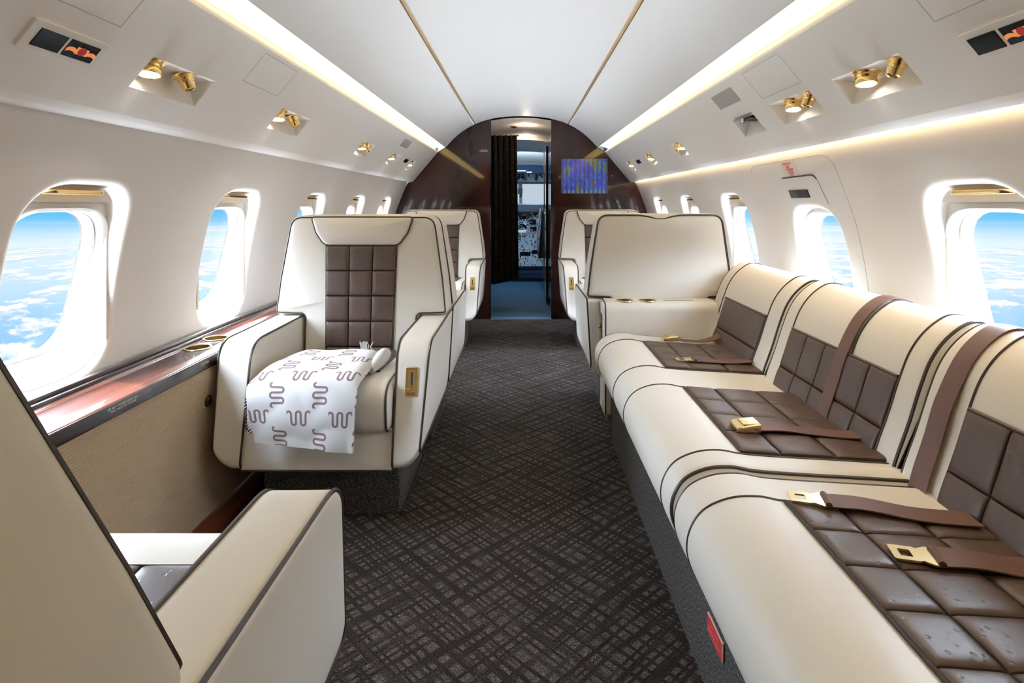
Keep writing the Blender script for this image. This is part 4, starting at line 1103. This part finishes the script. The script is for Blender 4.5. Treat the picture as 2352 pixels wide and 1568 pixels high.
XS0 = pr_at(SP, 0, .513); XS1 = pr_at(SP, 0, .875)
for y0, y1, pans in seats:
    g = sweep(SPC, y0, y1); C = mk('seat_cushion', g, m_leather, sofa, ang=60)
    for a, b, nc in pans:
        def fq(u, v):
            p, nn = pr_pt(SP, XS0 + (XS1 - XS0) * v); return ((p[0] + nn[0] * .001, a + (b - a) * u, p[1] + nn[1] * .001), (nn[0], 0, nn[1]))
        mk('seat_panel', quilt(fq, nc, 3, .010, 9), m_brown, C, ang=70)
        pi = MB()
        e0 = [pr_pt(SP, q * .5)[0] for q in range(3, int(XS1 * 2))]
        for yb in (a - .006, b + .006): pi.tube([(p[0], yb, p[1] + .0005) for p in e0], .0024, 6)
        p, nn = pr_pt(SP, XS0); pi.tube([(p[0], a, p[1] + .003), (p[0], b, p[1] + .003)], .0036, 6)
        mk('piping', pi, m_pipe, C)
    pi = MB()
    for yb, rr_ in ((y0 + .012, .0042), (y1 - .012, .0042)):
        o = inset(SPC, .006); o = o[2:len(SP)]; pi.tube([(p[0], yb, p[1]) for p in o], rr_, 6)
    mk('piping', pi, m_pipe, C)
XB0 = 0; XB1 = pr_at(BP, 1, .632)
backs = [(1.985, 2.64, [(2.085, 2.51, 1)], [2.085, 2.535]), (1.282, 1.975, [(1.355, 1.89, 5)], [1.355, 1.89]), (-.5, 1.272, [(.62, 1.145, 5), (.0, .5, 5)], [1.145, .62])]
for y0, y1, pans, lines in backs:
    g = sweep(BPC, y0, y1, r=.022); C = mk('back_cushion', g, m_leather, sofa, ang=60)
    for a, b, nc in pans:
        def fq(u, v):
            p, nn = pr_pt(BP, XB0 + (XB1 - XB0) * v); return ((p[0] + nn[0] * .001, a + (b - a) * u, p[1] + nn[1] * .001), (nn[0], 0, nn[1]))
        mk('back_panel', quilt(fq, nc, 2, .009, 10), m_brown, C, ang=70)
        p, nn = pr_pt(BP, XB1); pi = MB(); pi.tube([(p[0] - .003, a + .004, p[1] + .002), (p[0] - .003, b - .004, p[1] + .002)], .0045, 6); mk('piping', pi, m_pipe, C)
    pi = MB()
    e0 = [pr_pt(BP, q * .5)[0] for q in range(1, (len(BP) - 1) * 2)]
    for yb in lines: pi.tube([(p[0] - .0005, yb, p[1] + .0005) for p in e0], .0028, 6)
    for yb in (y0 + .010, y1 - .010):
        o = inset(BPC, .005)[1:len(BP)]; pi.tube([(p[0], yb, p[1]) for p in o], .0042, 6)
    mk('piping', pi, m_pipe, C)
C = [o for o in sofa.children if o.name.startswith('back_cushion')][1]
pi = MB(); s1 = int(XB1 * 2); e0 = [pr_pt(BP, q * .5)[0] for q in range(s1, (len(BP) - 1) * 2)]; pi.tube([(p[0] - .001, 1.553, p[1] + .001) for p in e0], .0034, 6); mk('piping', pi, m_pipe, C)
tag(sofa, 'long cream leather sofa with brown quilted seats along right wall', 'sofa')
# shoulder straps
def shoulder(yt, yb, w, label):
    th = empty('shoulder_strap', (.95, (yt + yb) / 2, .6)); g = MB(); e0 = [pr_pt(BP, q * .5) for q in range(1, (len(BP) - 2) * 2)]; n = len(e0)
    rings = []
    for i, (p, nn) in enumerate(e0):
        y_ = yb + (yt - yb) * i / (n - 1); d0, d1 = .010, .0125
        q_ = min(1, max(0, (p[1] - .60) / .10)); q_ = q_ * q_ * (3 - 2 * q_); d0, d1 = .010 - .007 * q_, .0125 - .007 * q_
        rings.append([Vector((p[0] + nn[0] * d, y_ + q, p[1] + nn[1] * d)) - th.location for q, d in ((-w / 2, d0), (-w / 2, d1), (0, d1 + .0006), (w / 2, d1), (w / 2, d0))])
    g.loft(rings, True, True, True); make('webbing', g, m_strap, th, ang=50)
    return tag(th, label, 'strap')
shoulder(1.60, 1.575, .050, 'brown shoulder strap crossing the middle sofa back cushion')
shoulder(1.215, 1.190, .050, 'brown shoulder strap at the edge of the nearest sofa back cushion')
# lap belts on the sofa
def szz(x_): p, nn = pr_pt(SP, pr_at(SP, 0, min(max(x_, .42), .90))); return p[1]
def webbing(pts, w, lift=.0125):
    P = cr([Vector(p) for p in pts], 8); rings = []; n = len(P)
    for i, p in enumerate(P):
        t = (P[min(i + 1, n - 1)] - P[max(i - 1, 0)]); t.z = 0; t.normalize(); sd = Vector((-t.y, t.x, 0)) * w / 2
        rings.append([p - sd, p - sd + Vector((0, 0, .0025)), p + sd + Vector((0, 0, .0025)), p + sd])
    g = MB(); g.loft(rings, True, True, True); return g
def belt(label, head, pts, w=.046, kind='buckle', yaw=0.0, sc=1.0):
    """head = (x,y) centre; strap runs over pts"""
    hx, hy = head; hz = szz(hx) + .0115
    th = empty('seat_belt', (hx, hy, hz))
    st = webbing([(a - hx, b - hy, szz(a) + .0125 + c - hz) for a, b, c in pts], w)
    Sx = make('strap', st, m_strap, th, ang=50)
    R = Matrix.Rotation(yaw, 4, 'Z')
    if kind == 'buckle':
        g = MB(); ol = rpoly([(-.032, -.024, .004), (-.020, -.030, .004), (.030, -.027, .004), (.032, .0, .004), (.030, .027, .004), (-.020, .030, .004), (-.032, .024, .004)], 4, .02)
        g.slab(ol, 0, .021, .004, lambda u, v, w_: R @ Vector((u, v, w_ * (.62 + .38 * min(1, (u + .034) / .05)) + .001))); B = make('buckle', g, m_gold_pale, th, ang=40)
        g = MB(); ol = rpoly([(-.018, -.022, .003), (.024, -.020, .003), (.024, .020, .003), (-.018, .022, .003)], 4, .02); g.slab(ol, .0195, .0225, .0014, lambda u, v, w_: R @ Vector((u + .004, v, w_ - .0018 * max(0, -u) / .03))); make('lift_flap', g, m_gold_pale, B)
    else:
        g = MB()
        o = rpoly([(-.036, -.020, .003), (.002, -.020, .002), (.010, -.012, .003), (.016, -.026, .003), (.026, -.026, .003), (.030, 0, .003), (.026, .026, .003), (.016, .026, .003), (.010, .012, .003), (.002, .020, .002), (-.036, .020, .003)], 3, .008)
        hl = rpoly([(-.024, -.010, .002), (-.006, -.010, .002), (-.006, .010, .002), (-.024, .010, .002)], 3, .008)
        # plate with a slot: ring between outer outline and slot, matched by angle about the slot centre
        c = Vector((-.015, 0)); N = 72
        def ray(poly, a):
            d = Vector((math.cos(a), math.sin(a))); best = 0
            for k_ in range(len(poly)):
                p1 = Vector(poly[k_]) - c; p2 = Vector(poly[(k_ + 1) % len(poly)]) - c; e = p2 - p1; den = d.x * e.y - d.y * e.x
                if abs(den) < 1e-12: continue
                t = (p1.x * e.y - p1.y * e.x) / den; u = (p1.x * d.y - p1.y * d.x) / den
                if t > 0 and -1e-6 <= u <= 1.000001: best = max(best, t)
            return c + d * best
        O = [ray(o, 2 * PI * k_ / N) for k_ in range(N)]; I = [ray(hl, 2 * PI * k_ / N) for k_ in range(N)]
        f = lambda p, z_: R @ Vector((p.x, p.y, z_))
        g.loft([[f(p, .003) for p in I], [f(p, .003) for p in O], [f(p, .006) for p in O], [f(p, .006) for p in I], [f(p, .003) for p in I]])
        B = make('tongue', g, m_gold_pale, th, ang=40)
        g = MB(); g.tube([R @ Vector((.030, -.022, .006)), R @ Vector((.032, 0, .008)), R @ Vector((.030, .022, .006))], .006, 8); make('stitched_loop', g, m_strap, Sx)
    return tag(th, label, 'seat belt', 'lap belts lying on the sofa')
belt('gold buckle belt at the far end of the sofa, next to the console', (.63, 2.43 - .04), [(.655, 2.39, .004), (.70, 2.38, .002), (.77, 2.385, .003), (.83, 2.41, .014), (.868, 2.43, .03)])
belt('gold tongue belt on the farthest quilted sofa seat, nearer of its pair', (.605, 2.07), [(.635, 2.07, .003), (.70, 2.07, .002), (.78, 2.08, .001), (.85, 2.09, .008)], kind='tongue')
belt('large gold buckle belt on the middle quilted sofa seat', (.572, 1.433), [(.600, 1.435, .004), (.66, 1.44, .005), (.72, 1.44, .001), (.80, 1.43, .001), (.86, 1.42, .006)], w=.048, yaw=.0)
belt('gold tongue belt on the nearest sofa seat, far edge beside cushion split', (.555, 1.085), [(.585, 1.08, .003), (.65, 1.07, .006), (.74, 1.05, .002), (.84, 1.04, .004)], w=.050, kind='tongue', yaw=-.25)
belt('nearest gold tongue belt, on brown quilting at the right edge', (.645, .920), [(.675, .916, .003), (.73, .91, .006), (.79, .905, .001), (.86, .90, .004)], w=.052, kind='tongue', yaw=-.25)
# red placard on the sofa base
th = empty('red_placard', (.396, 1.15, .165))
g = MB(); ol = rpoly([(-.045, -.020, .002), (.045, -.020, .002), (.045, .020, .002), (-.045, .020, .002)], 2, .03); g.slab(ol, .003, -.001, .0006, lambda u, v, w: (w, u, v)); make('plate', g, mat('placard_rim', (.75, .6, .55), .5), th)
g = MB(); g.grid(lambda u, v: (-.0013, -.043 + .086 * u, -.0185 + .037 * v), 1, 1); make('red_face', g, m_red, th, flat=True)
text_mesh('fine_print', 'LIFE VEST\nUNDER SEAT', .013, frame((-.0018, 0, 0), (0, -1, 0), (0, 0, 1)), mat('pale_red', (.8, .25, .2), .5), th, .0001)
tag(th, 'small red placard on the charcoal sofa base near the floor', 'placard')

# ------------------------------------------------------------------ console between sofa and forward-facing chair
th = empty('side_console', (.60, 2.59, 0))
o = rpoly([(2.530, .10, .01), (2.530, .606, .045), (2.649, .608, .004), (2.649, .10, .01)], 8, .04)
g = MB(); g.slab(o, .368, .898, .02, lambda y_, z_, x_: (x_ - .60, y_ - 2.59, z_)); CB = make('console_body', g, m_leather, th, ang=60)
oo = inset(o, .004); pi = MB(); pi.tube([(.380 - .60, y_ - 2.59, z_) for y_, z_ in oo], .004, 6, True); make('piping', pi, m_pipe, CB)
g = MB(); g.box(.655 - .6, .79 - .6, -.002, .002, .6060, .6080); make('table_slot', g, m_seam, th)
ol = rpoly([(2.556, .30, .01), (2.632, .30, .01), (2.632, .55, .015), (2.556, .55, .02)], 4, .03); g = MB(); g.slab(ol, .371, .364, .002, lambda y_, z_, x_: (x_ - .6, y_ - 2.59, z_)); LP = make('latch_recess', g, m_gloss_black, th)
g = MB(); g.lathe([(0, .010), (.006, .009), (.008, .004), (.006, 0)], (.364 - .6, 0 + .01, .485), (-1, 0, 0), 12); g.box(.358 - .6, .364 - .6, .006, .014, .45, .50); make('latch_knob', g, m_gold, LP)
tag(th, 'cream leather side console between sofa and the next armchair', 'console')
cup((.475, 2.590, .6072), .0365, 'left brass cup holder in the cream console top', 'console cup holders', CB)
cup((.580, 2.590, .6072), .0365, 'right brass cup holder in the cream console top, beside the slot', 'console cup holders', CB)
